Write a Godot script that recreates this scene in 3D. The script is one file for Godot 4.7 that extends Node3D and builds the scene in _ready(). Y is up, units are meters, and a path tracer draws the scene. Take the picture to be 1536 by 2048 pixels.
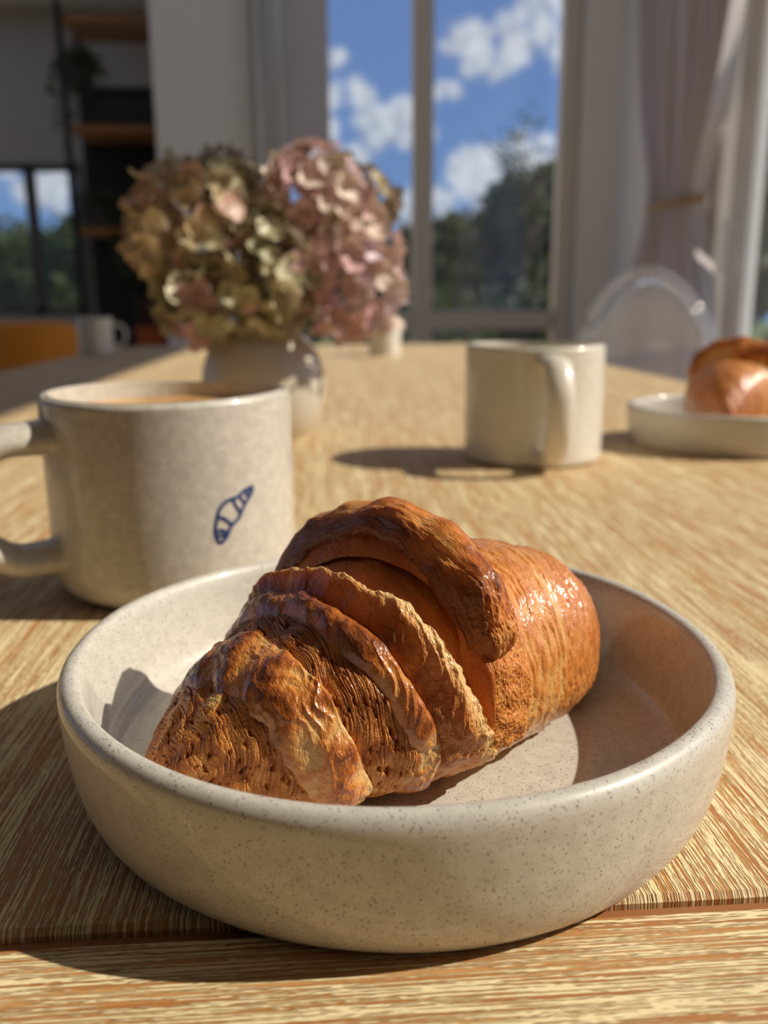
extends Node3D
# A croissant breakfast on a limed oak table, sun coming in through the glass doors on the right.
# House axes: x to the glass doors, y up, -z to the garden window. Metres; table top at y = TOP.

const TOP := 0.75
const CM := 0.01
var M := {}
var gp := Vector3.ZERO      # grid(): the point, colour and uv of the vertex being made
var gc := Color.WHITE
var gu := Vector2.ZERO
var na: FastNoiseLite
var nb: FastNoiseLite
var nc: FastNoiseLite
var nd: FastNoiseLite
var rng := RandomNumberGenerator.new()
var used := {}
var cr_a := PackedFloat32Array()
var cr_t := PackedFloat32Array()
var cr_z := PackedFloat32Array()

# ---------------------------------------------------------------- helpers
func numbered(called: String) -> String:
	if not used.has(called):
		used[called] = 0
		return called
	used[called] += 1
	return "%s_%03d" % [called, used[called]]

func thing(called: String, label: String, category: String, at := Vector3.ZERO, turn := 0.0, group := "") -> Node3D:
	var o := Node3D.new()
	o.name = numbered(called)
	add_child(o)
	o.position = at
	o.rotation_degrees.y = turn
	tag(o, label, category, group)
	return o

func tag(o: Node, label: String, category: String, group := "") -> Node:
	o.set_meta("label", label)
	o.set_meta("category", category)
	if group:
		o.set_meta("group", group)
	return o

func part(called: String, mesh: Mesh, mat: Material, parent: Node, at := Vector3.ZERO, rot := Vector3.ZERO) -> MeshInstance3D:
	var o := MeshInstance3D.new()
	o.name = called if parent != self else numbered(called)
	o.mesh = mesh
	o.material_override = mat
	o.position = at
	o.rotation_degrees = rot
	parent.add_child(o, true)
	return o

func struct(called: String, mesh: Mesh, mat: Material, at := Vector3.ZERO, label := "") -> MeshInstance3D:
	var o := part(called, mesh, mat, self, at)
	o.set_meta("kind", "structure")
	if label:
		o.set_meta("label", label)
	return o

func grid(nu: int, nv: int, f: Callable, flip := false, wrap := false) -> ArrayMesh:
	var pos := PackedVector3Array()
	var nor := PackedVector3Array()
	var col := PackedColorArray()
	var uvs := PackedVector2Array()
	var n := nu * nv
	pos.resize(n)
	nor.resize(n)
	col.resize(n)
	uvs.resize(n)
	var k := 0
	for i in nu:
		var u := float(i) / (nu - 1)
		for j in nv:
			var v := float(j) / (nv - 1)
			gu = Vector2(u, v)
			f.call(u, v)
			pos[k] = gp
			col[k] = gc
			uvs[k] = gu
			k += 1
	k = 0
	for i in nu:
		var i0 := maxi(i - 1, 0) * nv
		var i1 := mini(i + 1, nu - 1) * nv
		for j in nv:
			var j0 := j - 1
			var j1 := j + 1
			if wrap:
				if j0 < 0: j0 = nv - 2
				if j1 > nv - 1: j1 = 1
			else:
				j0 = maxi(j0, 0)
				j1 = mini(j1, nv - 1)
			var b := i * nv
			var c := (pos[i1 + j] - pos[i0 + j]).cross(pos[b + j1] - pos[b + j0])
			if c.length_squared() < 1e-22:
				var jj := j
				var ii := clampi(i, 1, nu - 2)
				c = (pos[(ii + 1) * nv + jj] - pos[(ii - 1) * nv + jj]).cross(pos[ii * nv + j1] - pos[ii * nv + j0])
			c = c.normalized()
			nor[k] = -c if flip else c
			k += 1
	var idx := PackedInt32Array()
	idx.resize((nu - 1) * (nv - 1) * 6)
	k = 0
	for i in nu - 1:
		for j in nv - 1:
			var a := i * nv + j
			var b := a + nv
			if flip:
				idx[k] = a; idx[k + 1] = b; idx[k + 2] = a + 1
				idx[k + 3] = a + 1; idx[k + 4] = b; idx[k + 5] = b + 1
			else:
				idx[k] = a; idx[k + 1] = a + 1; idx[k + 2] = b
				idx[k + 3] = a + 1; idx[k + 4] = b + 1; idx[k + 5] = b
			k += 6
	var arr := []
	arr.resize(Mesh.ARRAY_MAX)
	arr[Mesh.ARRAY_VERTEX] = pos
	arr[Mesh.ARRAY_NORMAL] = nor
	arr[Mesh.ARRAY_COLOR] = col
	arr[Mesh.ARRAY_TEX_UV] = uvs
	arr[Mesh.ARRAY_INDEX] = idx
	var m := ArrayMesh.new()
	m.add_surface_from_arrays(Mesh.PRIMITIVE_TRIANGLES, arr)
	return m

func smooth_path(pts: Array, steps: int) -> Array:
	# Catmull-Rom through Vector2 or Vector3 points
	var out := []
	for i in pts.size() - 1:
		var p0 = pts[maxi(i - 1, 0)]
		var p1 = pts[i]
		var p2 = pts[i + 1]
		var p3 = pts[mini(i + 2, pts.size() - 1)]
		for k in steps:
			out.append(p1.cubic_interpolate(p2, p0, p3, float(k) / steps))
	out.append(pts[-1])
	return out

func lathe(profile: Array, around := 96, steps := 5, wob = null) -> ArrayMesh:
	var p := smooth_path(profile, steps)
	var f := func(u: float, v: float):
		var q: Vector2 = p[roundi(u * (p.size() - 1))]
		var a := v * TAU
		var r := q.x
		var y := q.y
		if wob != null:
			var w: Vector2 = wob.call(a, q)
			r = w.x
			y = w.y
		gp = Vector3(r * cos(a), y, r * sin(a))
	return grid(p.size(), around + 1, f, false, true)

func tube(pts: Array, rad: Callable, around := 16, flat := 1.0, side := Vector3.ZERO) -> ArrayMesh:
	# sweeps an ellipse along pts; flat squeezes it along the bend, side fixes the wide axis
	var n := pts.size()
	var f := func(u: float, v: float):
		var i := roundi(u * (n - 1))
		var d: Vector3 = (pts[mini(i + 1, n - 1)] - pts[maxi(i - 1, 0)]).normalized()
		var s := side
		if s == Vector3.ZERO:
			s = Vector3.UP if absf(d.y) < 0.9 else Vector3.RIGHT
		var x := d.cross(s).normalized()
		var y := x.cross(d).normalized()
		var r: float = rad.call(u)
		var a := v * TAU
		gp = pts[i] + (x * cos(a) * flat + y * sin(a)) * r
	return grid(n, around + 1, f, true, true)

func quad(st: SurfaceTool, a: Vector3, b: Vector3, c: Vector3, d: Vector3, n: Vector3) -> void:
	# a convex polygon whose front looks along n
	var p := [a, b, c, d]
	if (b - a).cross(c - a).dot(n) > 0.0:
		p = [a, d, c, b]
	for k in [0, 1, 2, 0, 2, 3]:
		st.set_normal(n)
		st.add_vertex(p[k])

func add_box(st: SurfaceTool, c: Vector3, s: Vector3, b := 0.003) -> void:
	# a box with chamfered edges
	var h := s * 0.5
	b = minf(b, minf(h.x, minf(h.y, h.z)) * 0.45)
	var g := h - Vector3(b, b, b)
	for ax in 3:
		var e1 := (ax + 1) % 3
		var e2 := (ax + 2) % 3
		for sg in [-1.0, 1.0]:
			var n := Vector3.ZERO
			n[ax] = sg
			var q := []
			for w in [[-1, -1], [1, -1], [1, 1], [-1, 1]]:
				var v := Vector3.ZERO
				v[ax] = sg * h[ax]
				v[e1] = w[0] * g[e1]
				v[e2] = w[1] * g[e2]
				q.append(c + v)
			quad(st, q[0], q[1], q[2], q[3], n)
			for s2 in [-1.0, 1.0]:    # the chamfer between face ax and face e1
				var m := Vector3.ZERO
				m[ax] = sg
				m[e1] = s2
				var r := []
				for w in [[0, -1], [0, 1], [1, 1], [1, -1]]:
					var v := Vector3.ZERO
					v[ax] = sg * (h[ax] if w[0] == 0 else g[ax])
					v[e1] = s2 * (g[e1] if w[0] == 0 else h[e1])
					v[e2] = w[1] * g[e2]
					r.append(c + v)
				quad(st, r[0], r[1], r[2], r[3], m.normalized())
	for k in 8:
		var sg := Vector3(1 if k & 1 else -1, 1 if k & 2 else -1, 1 if k & 4 else -1)
		var p := [c + sg * Vector3(h.x, g.y, g.z), c + sg * Vector3(g.x, h.y, g.z), c + sg * Vector3(g.x, g.y, h.z)]
		var n := sg.normalized()
		if (p[1] - p[0]).cross(p[2] - p[0]).dot(n) > 0.0:
			p = [p[0], p[2], p[1]]
		for v in p:
			st.set_normal(n)
			st.add_vertex(v)

func boxes(list: Array, b := 0.003) -> ArrayMesh:
	var st := SurfaceTool.new()
	st.begin(Mesh.PRIMITIVE_TRIANGLES)
	for e in list:
		add_box(st, e[0], e[1], b)
	return st.commit()

func box(s: Vector3, b := 0.003) -> ArrayMesh:
	return boxes([[Vector3.ZERO, s]], b)

func noise(sd: int, freq := 1.0, oct := 1) -> FastNoiseLite:
	var n := FastNoiseLite.new()
	n.seed = sd
	n.noise_type = FastNoiseLite.TYPE_SIMPLEX_SMOOTH
	n.frequency = freq
	n.fractal_type = FastNoiseLite.FRACTAL_FBM if oct > 1 else FastNoiseLite.FRACTAL_NONE
	n.fractal_octaves = oct
	return n

func mat(color: Color, rough := 0.6, metal := 0.0) -> StandardMaterial3D:
	var m := StandardMaterial3D.new()
	m.albedo_color = color
	m.roughness = rough
	m.metallic = metal
	return m

func lin(r: float, g: float, b: float) -> Color:
	return Color(r, g, b).linear_to_srgb()

func streaks(sd: int, w: int, h: int, sw: int, sh: int, freq: float, oct := 3) -> PackedByteArray:
	# seamless noise made small and stretched to w x h
	var n := noise(sd, freq, oct)
	var im := n.get_seamless_image(sw, sh, false, false, 0.2)
	im.resize(w, h, Image.INTERPOLATE_CUBIC)
	return im.get_data()

# ---------------------------------------------------------------- light, camera
func setup_view() -> void:
	var cam := Camera3D.new()
	cam.name = "camera"
	var ph := CameraAttributesPhysical.new()
	ph.frustum_focal_length = 20.2148
	ph.frustum_focus_distance = 0.195
	ph.exposure_aperture = 7.4
	cam.attributes = ph
	cam.fov = 61.38
	cam.near = 0.02
	cam.far = 300.0
	cam.position = Vector3(0, TOP + 0.124, 0)
	cam.rotation_degrees = Vector3(-13.65, -4.0, -0.36)
	add_child(cam)
	cam.current = true
	var sun := DirectionalLight3D.new()
	sun.name = "sun"
	sun.light_color = Color(1.0, 0.965, 0.90)
	sun.light_energy = 1.75
	sun.light_angular_distance = 0.53
	sun.shadow_enabled = true
	var el := deg_to_rad(39.5)
	var az := deg_to_rad(-6.0)      # from +x towards -z
	var to := Vector3(cos(el) * cos(az), sin(el), -cos(el) * sin(az))
	add_child(sun)
	sun.look_at_from_position(to * 20.0, Vector3.ZERO, Vector3.UP)
	var e := Environment.new()
	e.background_mode = Environment.BG_SKY
	var sky := Sky.new()
	var pm := PanoramaSkyMaterial.new()
	pm.panorama = make_sky()
	sky.sky_material = pm
	e.sky = sky
	e.background_energy_multiplier = 0.96
	e.tonemap_mode = Environment.TONE_MAPPER_LINEAR
	e.tonemap_exposure = 1.08
	e.sdfgi_enabled = true
	e.ssao_enabled = true
	e.ssil_enabled = true
	var we := WorldEnvironment.new()
	we.name = "world_environment"
	we.environment = e
	add_child(we)

func make_sky() -> ImageTexture:
	# blue air paling to the horizon with fair-weather cumulus scattered evenly all round
	var w := 1536
	var h := 768
	var cover := PackedFloat32Array()
	cover.resize(w * h)
	var shade := PackedFloat32Array()
	shade.resize(w * h)
	var r := RandomNumberGenerator.new()
	r.seed = 41
	var list := []   # azimuth from -z towards +x, elevation, size, in degrees
	for k in 70:
		list.append([r.randf_range(-180, 180), r.randf_range(4, 62), r.randf_range(3.5, 8.0)])
	var own := []
	for c in list:
		if absf(c[0] - 6.0) > 24.0 or c[1] > 42.0:
			own.append(c)
	own += [[2.7, 10.8, 2.7], [1.6, 9.0, 2.1], [12.8, 15.0, 2.9], [16.0, 16.8, 2.8], [10.4, 13.7, 1.4], [10.0, 6.8, 2.7], [7.6, 5.4, 2.2], [13.0, 8.6, 1.7], [1.0, 14.1, 0.8], [7.6, 12.2, 0.9], [-18.5, 7.0, 2.8], [-23, 10, 2.0], [-30, 8, 4.0], [-12, 5, 2.4], [26, 13, 5]]
	var n1 := noise(5, 1.0, 3)
	for c in own:
		var puffs := []
		for k in 9:
			puffs.append([c[0] + r.randf_range(-1.2, 1.2) * c[2], c[1] + r.randf_range(-0.35, 0.5) * c[2], c[2] * r.randf_range(0.35, 0.75)])
		var ch := cos(deg_to_rad(c[1]))
		var x0 := int((c[0] - 2.4 * c[2] / ch + 180.0) / 360.0 * w)
		var x1 := int((c[0] + 2.4 * c[2] / ch + 180.0) / 360.0 * w)
		var y0 := maxi(int((90.0 - c[1] - 1.8 * c[2]) / 180.0 * h), 0)
		var y1 := mini(int((90.0 - c[1] + 1.5 * c[2]) / 180.0 * h), h / 2)
		for y in range(y0, y1):
			var ey := 90.0 - (y + 0.5) / h * 180.0
			for x in range(x0, x1):
				var ax := (x + 0.5) / w * 360.0 - 180.0
				var wob := n1.get_noise_2d(ax * 0.28, ey * 0.28)
				var wob2 := n1.get_noise_2d(ax * 0.9 + 40.0, ey * 0.9)
				var d := -1.0
				for p in puffs:
					var dx: float = (ax - p[0]) * ch / p[2]
					var dy: float = (ey - p[1]) / (p[2] * 0.8)
					d = maxf(d, 1.0 - sqrt(dx * dx + dy * dy))
				d += wob * 0.6 + wob2 * 0.16
				if d > 0.0:
					var q := y * w + posmod(x + w / 2, w)
					cover[q] = maxf(cover[q], clampf(d * 2.2, 0.0, 1.0))
					var lit: float = clampf(0.62 + (ey - c[1]) / c[2] * 0.55 + wob2 * 0.9 + (ax - c[0]) / c[2] * 0.10, 0.0, 1.0)
					shade[q] = maxf(shade[q], lit)
	var data := PackedFloat32Array()
	data.resize(w * h * 3)
	var hz := noise(9, 1.0, 3)
	for y in h:
		var el := deg_to_rad(90.0 - (y + 0.5) / h * 180.0)
		var up := maxf(sin(el), 0.0)
		var t := exp(-up * 5.0)
		var air := Vector3(0.085, 0.175, 0.46).lerp(Vector3(0.21, 0.38, 0.66), t)
		for x in w:
			var q := y * w + x
			var cv := cover[q]
			var c := air
			if cv > 0.0:
				var cl := Vector3(0.33, 0.38, 0.48).lerp(Vector3(0.70, 0.75, 0.82), shade[q])
				c = air.lerp(cl, cv * 0.92)
			data[q * 3] = c.x
			data[q * 3 + 1] = c.y
			data[q * 3 + 2] = c.z
	var im := Image.create_from_data(w, h, false, Image.FORMAT_RGBF, data.to_byte_array())
	return ImageTexture.create_from_image(im)
# ---------------------------------------------------------------- materials
func speckle_texture(base: Color, specks: int, sd: int, mottle: float) -> ImageTexture:
	var n := 1024
	var f := noise(sd, 0.012, 4).get_seamless_image(n, n, false, false, 0.15).get_data()
	var g := noise(sd + 9, 0.09, 2).get_seamless_image(n, n, false, false, 0.15).get_data()
	var d := PackedByteArray()
	d.resize(n * n * 3)
	for k in n * n:
		var s := 1.0 + ((f[k] - 128) / 128.0) * mottle + ((g[k] - 128) / 128.0) * mottle * 0.6
		d[k * 3] = clampi(int(base.r8 * s), 0, 255)
		d[k * 3 + 1] = clampi(int(base.g8 * s), 0, 255)
		d[k * 3 + 2] = clampi(int(base.b8 * (s - 0.01)), 0, 255)
	var r := RandomNumberGenerator.new()
	r.seed = sd
	for k in specks:
		var cx := r.randi_range(0, n - 1)
		var cy := r.randi_range(0, n - 1)
		var big := pow(r.randf(), 3.0)
		var ra := 1.2 + 2.4 * big
		var el := r.randf_range(0.6, 1.6)
		var dark := r.randf_range(0.35, 0.95)
		var w := int(ra * 2 + 1)
		for y in range(-w, w + 1):
			for x in range(-w, w + 1):
				var q := sqrt(x * x * el + y * y / el) + r.randf_range(-0.4, 0.4)
				if q < ra:
					var k2 := (posmod(cy + y, n) * n + posmod(cx + x, n)) * 3
					var t := dark * clampf((ra - q) / 1.2, 0.0, 1.0)
					d[k2] = int(lerpf(d[k2], 74, t))
					d[k2 + 1] = int(lerpf(d[k2 + 1], 64, t))
					d[k2 + 2] = int(lerpf(d[k2 + 2], 56, t))
	return ImageTexture.create_from_image(Image.create_from_data(n, n, false, Image.FORMAT_RGB8, d))

func stoneware(base: Color, specks: int, sd: int, mottle := 0.05) -> StandardMaterial3D:
	var m := StandardMaterial3D.new()
	m.albedo_texture = speckle_texture(base, specks, sd, mottle)
	m.uv1_triplanar = true
	m.uv1_scale = Vector3.ONE / 0.075
	m.uv1_triplanar_sharpness = 4.0
	m.roughness = 0.42
	m.clearcoat_enabled = true
	m.clearcoat = 0.55
	m.clearcoat_roughness = 0.08
	return m

func oak_textures() -> Array:
	# limed oak: cream lime over brown wood, in short broken strands along v
	var w := 2048
	var h := 1024
	var fine := streaks(21, w, h, 2048, 96, 0.11, 2)
	var mid := streaks(22, w, h, 1024, 40, 0.075, 3)
	var broad := streaks(23, w, h, 256, 12, 0.045, 3)
	var ragged := streaks(24, w, h, 2048, 512, 0.16, 2)
	var col := PackedByteArray()
	col.resize(w * h * 3)
	var hgt := PackedByteArray()
	hgt.resize(w * h)
	var brown := Vector3(172, 112, 58)
	var tan := Vector3(198, 150, 94)
	var cream := Vector3(234, 216, 170)
	for k in w * h:
		var f := (fine[k] - 128) / 60.0
		var m := (mid[k] - 128) / 60.0
		var b := (broad[k] - 128) / 60.0
		var g := (ragged[k] - 128) / 60.0
		var lime := clampf(0.66 + f * 0.9 + m * 0.55 + b * 0.35 + g * 0.42, 0.0, 1.0)
		lime = clampf((lime - 0.5) * 1.7 + 0.52, 0.0, 1.0)
		lime = lime * lime * (3.0 - 2.0 * lime)
		var wood := brown.lerp(tan, clampf(0.45 + m * 0.4 - b * 0.3 + g * 0.15, 0.0, 1.0))
		var c := wood.lerp(cream * (1.0 + g * 0.035), lime)
		col[k * 3] = clampi(int(c.x), 0, 255)
		col[k * 3 + 1] = clampi(int(c.y), 0, 255)
		col[k * 3 + 2] = clampi(int(c.z), 0, 255)
		hgt[k] = clampi(int(lime * 190.0 + g * 22.0 + 30.0), 0, 255)
	return [ImageTexture.create_from_image(Image.create_from_data(w, h, false, Image.FORMAT_RGB8, col)), ImageTexture.create_from_image(Image.create_from_data(w, h, false, Image.FORMAT_L8, hgt))]

func crust_textures() -> Array:
	# u along the croissant, v round it: laminated streaks, blisters and wrinkles
	var n := 1024
	var a := streaks(31, n, n, 1024, 128, 0.05, 3)
	var b := streaks(32, n, n, 512, 512, 0.03, 4)
	var c := streaks(33, n, n, 1024, 1024, 0.06, 2)
	var hgt := PackedByteArray()
	hgt.resize(n * n)
	var rgh := PackedByteArray()
	rgh.resize(n * n)
	for k in n * n:
		var s := absf(a[k] - 128) / 60.0
		var p := absf(b[k] - 128) / 60.0
		var q := (c[k] - 128) / 60.0
		hgt[k] = clampi(int(128 + (s - 0.4) * 70 + (p - 0.4) * 60 + q * 22), 0, 255)
		rgh[k] = clampi(int(90 + (0.5 - p) * 50 + q * 40 + s * 45), 40, 230)
	return [ImageTexture.create_from_image(Image.create_from_data(n, n, false, Image.FORMAT_L8, hgt)), ImageTexture.create_from_image(Image.create_from_data(n, n, false, Image.FORMAT_L8, rgh))]

func crust(tex: Array, gloss: float, bump: float) -> StandardMaterial3D:
	var m := StandardMaterial3D.new()
	m.vertex_color_use_as_albedo = true
	m.roughness = 1.0 if gloss > 0.4 else 1.6
	m.roughness_texture = tex[1]
	m.roughness_texture_channel = BaseMaterial3D.TEXTURE_CHANNEL_RED
	m.heightmap_enabled = true
	m.heightmap_texture = tex[0]
	m.heightmap_scale = bump
	m.clearcoat_enabled = gloss > 0.0
	m.clearcoat = gloss
	m.clearcoat_roughness = 0.14
	m.subsurf_scatter_enabled = true
	m.subsurf_scatter_strength = 0.12
	return m

func plain_wall(c: Color) -> StandardMaterial3D:
	var m := mat(c, 0.85)
	var t := NoiseTexture2D.new()
	t.noise = noise(77, 0.05, 3)
	t.width = 256
	t.height = 256
	t.seamless = true
	m.heightmap_enabled = true
	m.heightmap_texture = t
	m.heightmap_scale = 0.05
	m.uv1_triplanar = true
	m.uv1_scale = Vector3.ONE * 3.0
	return m

func make_materials() -> void:
	M.plate = stoneware(lin(0.60, 0.56, 0.495), 8000, 51)
	M.mug = stoneware(lin(0.58, 0.535, 0.465), 5000, 52, 0.07)
	M.white_mug = stoneware(lin(0.72, 0.67, 0.59), 500, 53)
	M.vase = stoneware(lin(0.60, 0.54, 0.45), 2500, 54)
	var oak := oak_textures()
	M.oak = mat(Color.WHITE, 0.55)
	M.oak.albedo_texture = oak[0]
	M.oak.heightmap_enabled = true
	M.oak.heightmap_texture = oak[1]
	M.oak.heightmap_scale = 0.035
	M.joint = mat(lin(0.30, 0.115, 0.035), 0.6)
	M.oak_edge = mat(lin(0.34, 0.16, 0.06), 0.7)
	var cr := crust_textures()
	M.glaze = crust(cr, 0.8, 0.018)
	M.hood = crust(cr, 0.35, 0.025)
	M.flaky = crust(cr, 0.35, 0.04)
	M.crumb = crust(cr, 0.0, 0.03)
	M.coffee = mat(lin(0.50, 0.25, 0.085), 0.25)
	M.coffee.vertex_color_use_as_albedo = true
	M.coffee.albedo_color = Color.WHITE
	M.ink = mat(lin(0.018, 0.042, 0.15), 0.35)
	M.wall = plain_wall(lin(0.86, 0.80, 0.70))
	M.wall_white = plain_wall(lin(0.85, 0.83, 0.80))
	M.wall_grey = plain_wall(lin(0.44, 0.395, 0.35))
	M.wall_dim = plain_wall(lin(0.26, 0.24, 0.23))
	M.ceiling = mat(lin(0.66, 0.64, 0.61), 0.9)
	M.frame = mat(lin(0.66, 0.59, 0.48), 0.5)
	M.frame_white = mat(lin(0.82, 0.80, 0.77), 0.4)
	M.frame_dark = mat(lin(0.10, 0.09, 0.08), 0.5)
	M.glass = mat(Color(0.96, 0.98, 0.98, 0.05), 0.02)
	M.glass.transparency = BaseMaterial3D.TRANSPARENCY_ALPHA
	M.clear = mat(Color(0.93, 0.95, 1.0, 0.17), 0.04)
	M.clear.transparency = BaseMaterial3D.TRANSPARENCY_ALPHA
	M.clear.cull_mode = BaseMaterial3D.CULL_DISABLED
	M.curtain = mat(lin(0.60, 0.545, 0.545), 0.9)
	M.curtain.backlight_enabled = true
	M.curtain.backlight = Color(0.3, 0.28, 0.28)
	M.curtain.cull_mode = BaseMaterial3D.CULL_DISABLED
	M.blind = mat(lin(0.60, 0.56, 0.56), 0.9)
	M.brass = mat(lin(0.42, 0.24, 0.07), 0.4, 0.6)
	M.black = mat(lin(0.012, 0.011, 0.010), 0.5)
	M.shelf_wood = mat(lin(0.36, 0.16, 0.05), 0.5)
	M.orange = mat(lin(0.85, 0.31, 0.03), 0.5)
	M.orange_box = mat(lin(0.45, 0.10, 0.02), 0.6)
	M.dark_metal = mat(lin(0.02, 0.02, 0.02), 0.4, 0.7)
	M.floor = mat(lin(0.50, 0.43, 0.35), 0.5)
	M.paving = mat(lin(0.68, 0.66, 0.62), 0.8)
	M.lawn = mat(lin(0.09, 0.14, 0.03), 0.95)
	M.leaf_dark = mat(lin(0.022, 0.036, 0.012), 0.7)
	M.leaf_mid = mat(lin(0.036, 0.062, 0.016), 0.7)
	M.leaf_grey = mat(lin(0.05, 0.055, 0.03), 0.8)
	M.house_leaf = mat(lin(0.04, 0.075, 0.02), 0.6)
	M.bark = mat(lin(0.06, 0.045, 0.03), 0.9)
	M.flower_stem = mat(lin(0.12, 0.10, 0.045), 0.8)
	M.terracotta = mat(lin(0.05, 0.045, 0.04), 0.7)
	for k in ["leaf_dark", "leaf_mid", "leaf_grey", "house_leaf"]:
		M[k].cull_mode = BaseMaterial3D.CULL_DISABLED
		M[k].backlight_enabled = true
		M[k].backlight = Color(0.25, 0.3, 0.1)

# ---------------------------------------------------------------- room
func frame_member(list: Array, nm: String, parent: Node, m: Material) -> void:
	for e in list:
		part(nm, box(e[1], 0.006), m, parent, e[0])

func build_room() -> void:
	var h := 2.75
	# floor, ceiling and walls with thickness; x from -4.6 to 1.36, z from -6.4 to 2.6
	var floor_node := Node3D.new()
	floor_node.name = "floor"
	floor_node.set_meta("kind", "structure")
	add_child(floor_node)
	var fm := [M.floor, mat(lin(0.46, 0.40, 0.32), 0.5), mat(lin(0.54, 0.47, 0.39), 0.5)]
	var board := box(Vector3(0.196, 0.03, 2.24), 0.003)
	var k := 0
	for i in 31:
		for j in 4:
			if i > 22 and j == 0: continue
			part("floorboard", board, fm[(k * 7 + i) % 3], floor_node, Vector3(-4.62 + i * 0.2, -0.015, -5.35 + j * 2.25 + (0.12 if i % 2 else 0.0)))
			k += 1
	part("floor_slab", box(Vector3(6.5, 0.2, 9.6)), M.oak_edge, floor_node, Vector3(-1.6, -0.135, -1.9))
	struct("ceiling", boxes([[Vector3(-1.62, h + 0.1, 0.25), Vector3(6.56, 0.2, 5.3)], [Vector3(-2.66, h + 0.1, -4.2), Vector3(4.48, 0.2, 0.8)], [Vector3(-2.66, h + 0.1, -6.35), Vector3(4.48, 0.2, 0.6)], [Vector3(-4.35, h + 0.1, -5.325), Vector3(1.1, 0.2, 1.46)], [Vector3(-0.86, h + 0.1, -5.325), Vector3(0.88, 0.2, 1.46)], [Vector3(-3.7, h + 0.1, -3.1), Vector3(2.4, 0.2, 1.4)], [Vector3(1.5, h + 0.1, -3.1), Vector3(0.32, 0.2, 1.4)], [Vector3(0.62, h + 0.1, -4.09), Vector3(2.08, 0.2, 0.58)]], 0.01), M.ceiling)
	# glazed right wall: doors between z = 2.2 and -2.72, solid beyond to the garden wall
	var head := 2.42
	struct("wall_right", boxes([
		[Vector3(1.51, (head + h) / 2, -0.825), Vector3(0.3, h - head, 7.15)],
		[Vector3(1.40, head / 2, -3.74), Vector3(0.08, head, 1.36)],
		[Vector3(1.51, head / 2, 1.70), Vector3(0.3, head, 2.1)]], 0.01), M.wall_white)
	var door := Node3D.new()
	door.name = "door_1"
	door.set_meta("kind", "structure")
	add_child(door)
	part("glass_pane", box(Vector3(0.006, 2.32, 3.33), 0.001), M.glass, door, Vector3(1.385, 1.22, -1.135))
	frame_member([
		[Vector3(1.385, 1.21, -2.84), Vector3(0.045, 2.42, 0.075)],
		[Vector3(1.39, 1.21, -2.925), Vector3(0.04, 2.42, 0.06)],
		[Vector3(1.375, 1.21, -3.01), Vector3(0.08, 2.42, 0.075)],
		[Vector3(1.385, 1.21, 0.58), Vector3(0.045, 2.42, 0.1)]], "door_stile", door, M.frame_white)
	frame_member([[Vector3(1.385, 0.03, -1.13), Vector3(0.045, 0.06, 3.34)], [Vector3(1.385, 2.40, -1.13), Vector3(0.045, 0.05, 3.34)]], "door_rail", door, M.frame_white)
	part("door_handle", tube(smooth_path([Vector3(0.0, 0.0, 0.0), Vector3(-0.04, 0.0, 0.0), Vector3(-0.045, -0.02, 0.0), Vector3(-0.045, -0.16, 0.0)], 5), func(_u): return 0.009, 10), M.frame_white, door, Vector3(1.362, 1.12, -2.85))
	# garden wall, z = -4.1: a wide window between x = -0.30 and 1.17
	var zb := -4.1
	struct("wall_back", boxes([
		[Vector3(1.28, h / 2, zb - 0.15), Vector3(0.2, h, 0.3)],
		[Vector3(0.43, 2.6, zb - 0.15), Vector3(1.5, 0.3, 0.3)],
		[Vector3(0.43, 0.20, zb - 0.15), Vector3(1.5, 0.4, 0.3)]], 0.01), M.wall)
	struct("wall_pier", box(Vector3(0.43, h, 0.34), 0.01), M.wall, Vector3(-0.485, h / 2, zb - 0.17))
	var win := Node3D.new()
	win.name = "window_1"
	win.set_meta("kind", "structure")
	add_child(win)
	frame_member([
		[Vector3(0.475, 1.42, zb - 0.05), Vector3(0.09, 2.08, 0.09)],
		[Vector3(1.135, 1.42, zb - 0.05), Vector3(0.075, 2.08, 0.09)],
		[Vector3(0.048, 1.42, zb - 0.05), Vector3(0.022, 2.08, 0.06)],
		[Vector3(-0.255, 1.42, zb - 0.05), Vector3(0.05, 2.08, 0.09)]], "window_post", win, M.frame)
	frame_member([
		[Vector3(0.80, 0.79, zb - 0.045), Vector3(0.58, 0.085, 0.08)],
		[Vector3(0.245, 0.79, zb - 0.045), Vector3(0.37, 0.085, 0.08)],
		[Vector3(0.43, 0.44, zb - 0.045), Vector3(1.5, 0.08, 0.08)],
		[Vector3(0.43, 2.43, zb - 0.045), Vector3(1.5, 0.06, 0.08)]], "window_rail", win, M.frame)
	for e in [[0.785, 0.545], [0.2455, 0.373], [-0.09, 0.256]]:
		part("glass_pane", box(Vector3(e[1], 1.58, 0.006), 0.001), M.glass, win, Vector3(e[0], 1.62, zb - 0.06))
		part("glass_pane", box(Vector3(e[1], 0.28, 0.006), 0.001), M.glass, win, Vector3(e[0], 0.62, zb - 0.06))
	struct("trim_1", box(Vector3(1.62, 0.035, 0.16), 0.006), M.frame_white, Vector3(0.43, 0.40, zb + 0.03))
	# the room runs on behind the pier to a far wall with a second window
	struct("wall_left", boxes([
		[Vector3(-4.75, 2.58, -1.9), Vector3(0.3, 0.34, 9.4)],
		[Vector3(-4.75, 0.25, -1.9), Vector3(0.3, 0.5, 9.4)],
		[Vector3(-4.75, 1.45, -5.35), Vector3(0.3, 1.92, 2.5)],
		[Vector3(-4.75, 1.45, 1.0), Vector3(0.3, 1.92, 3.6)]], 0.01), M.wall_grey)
	var w3 := Node3D.new()
	w3.name = "window_3"
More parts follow.
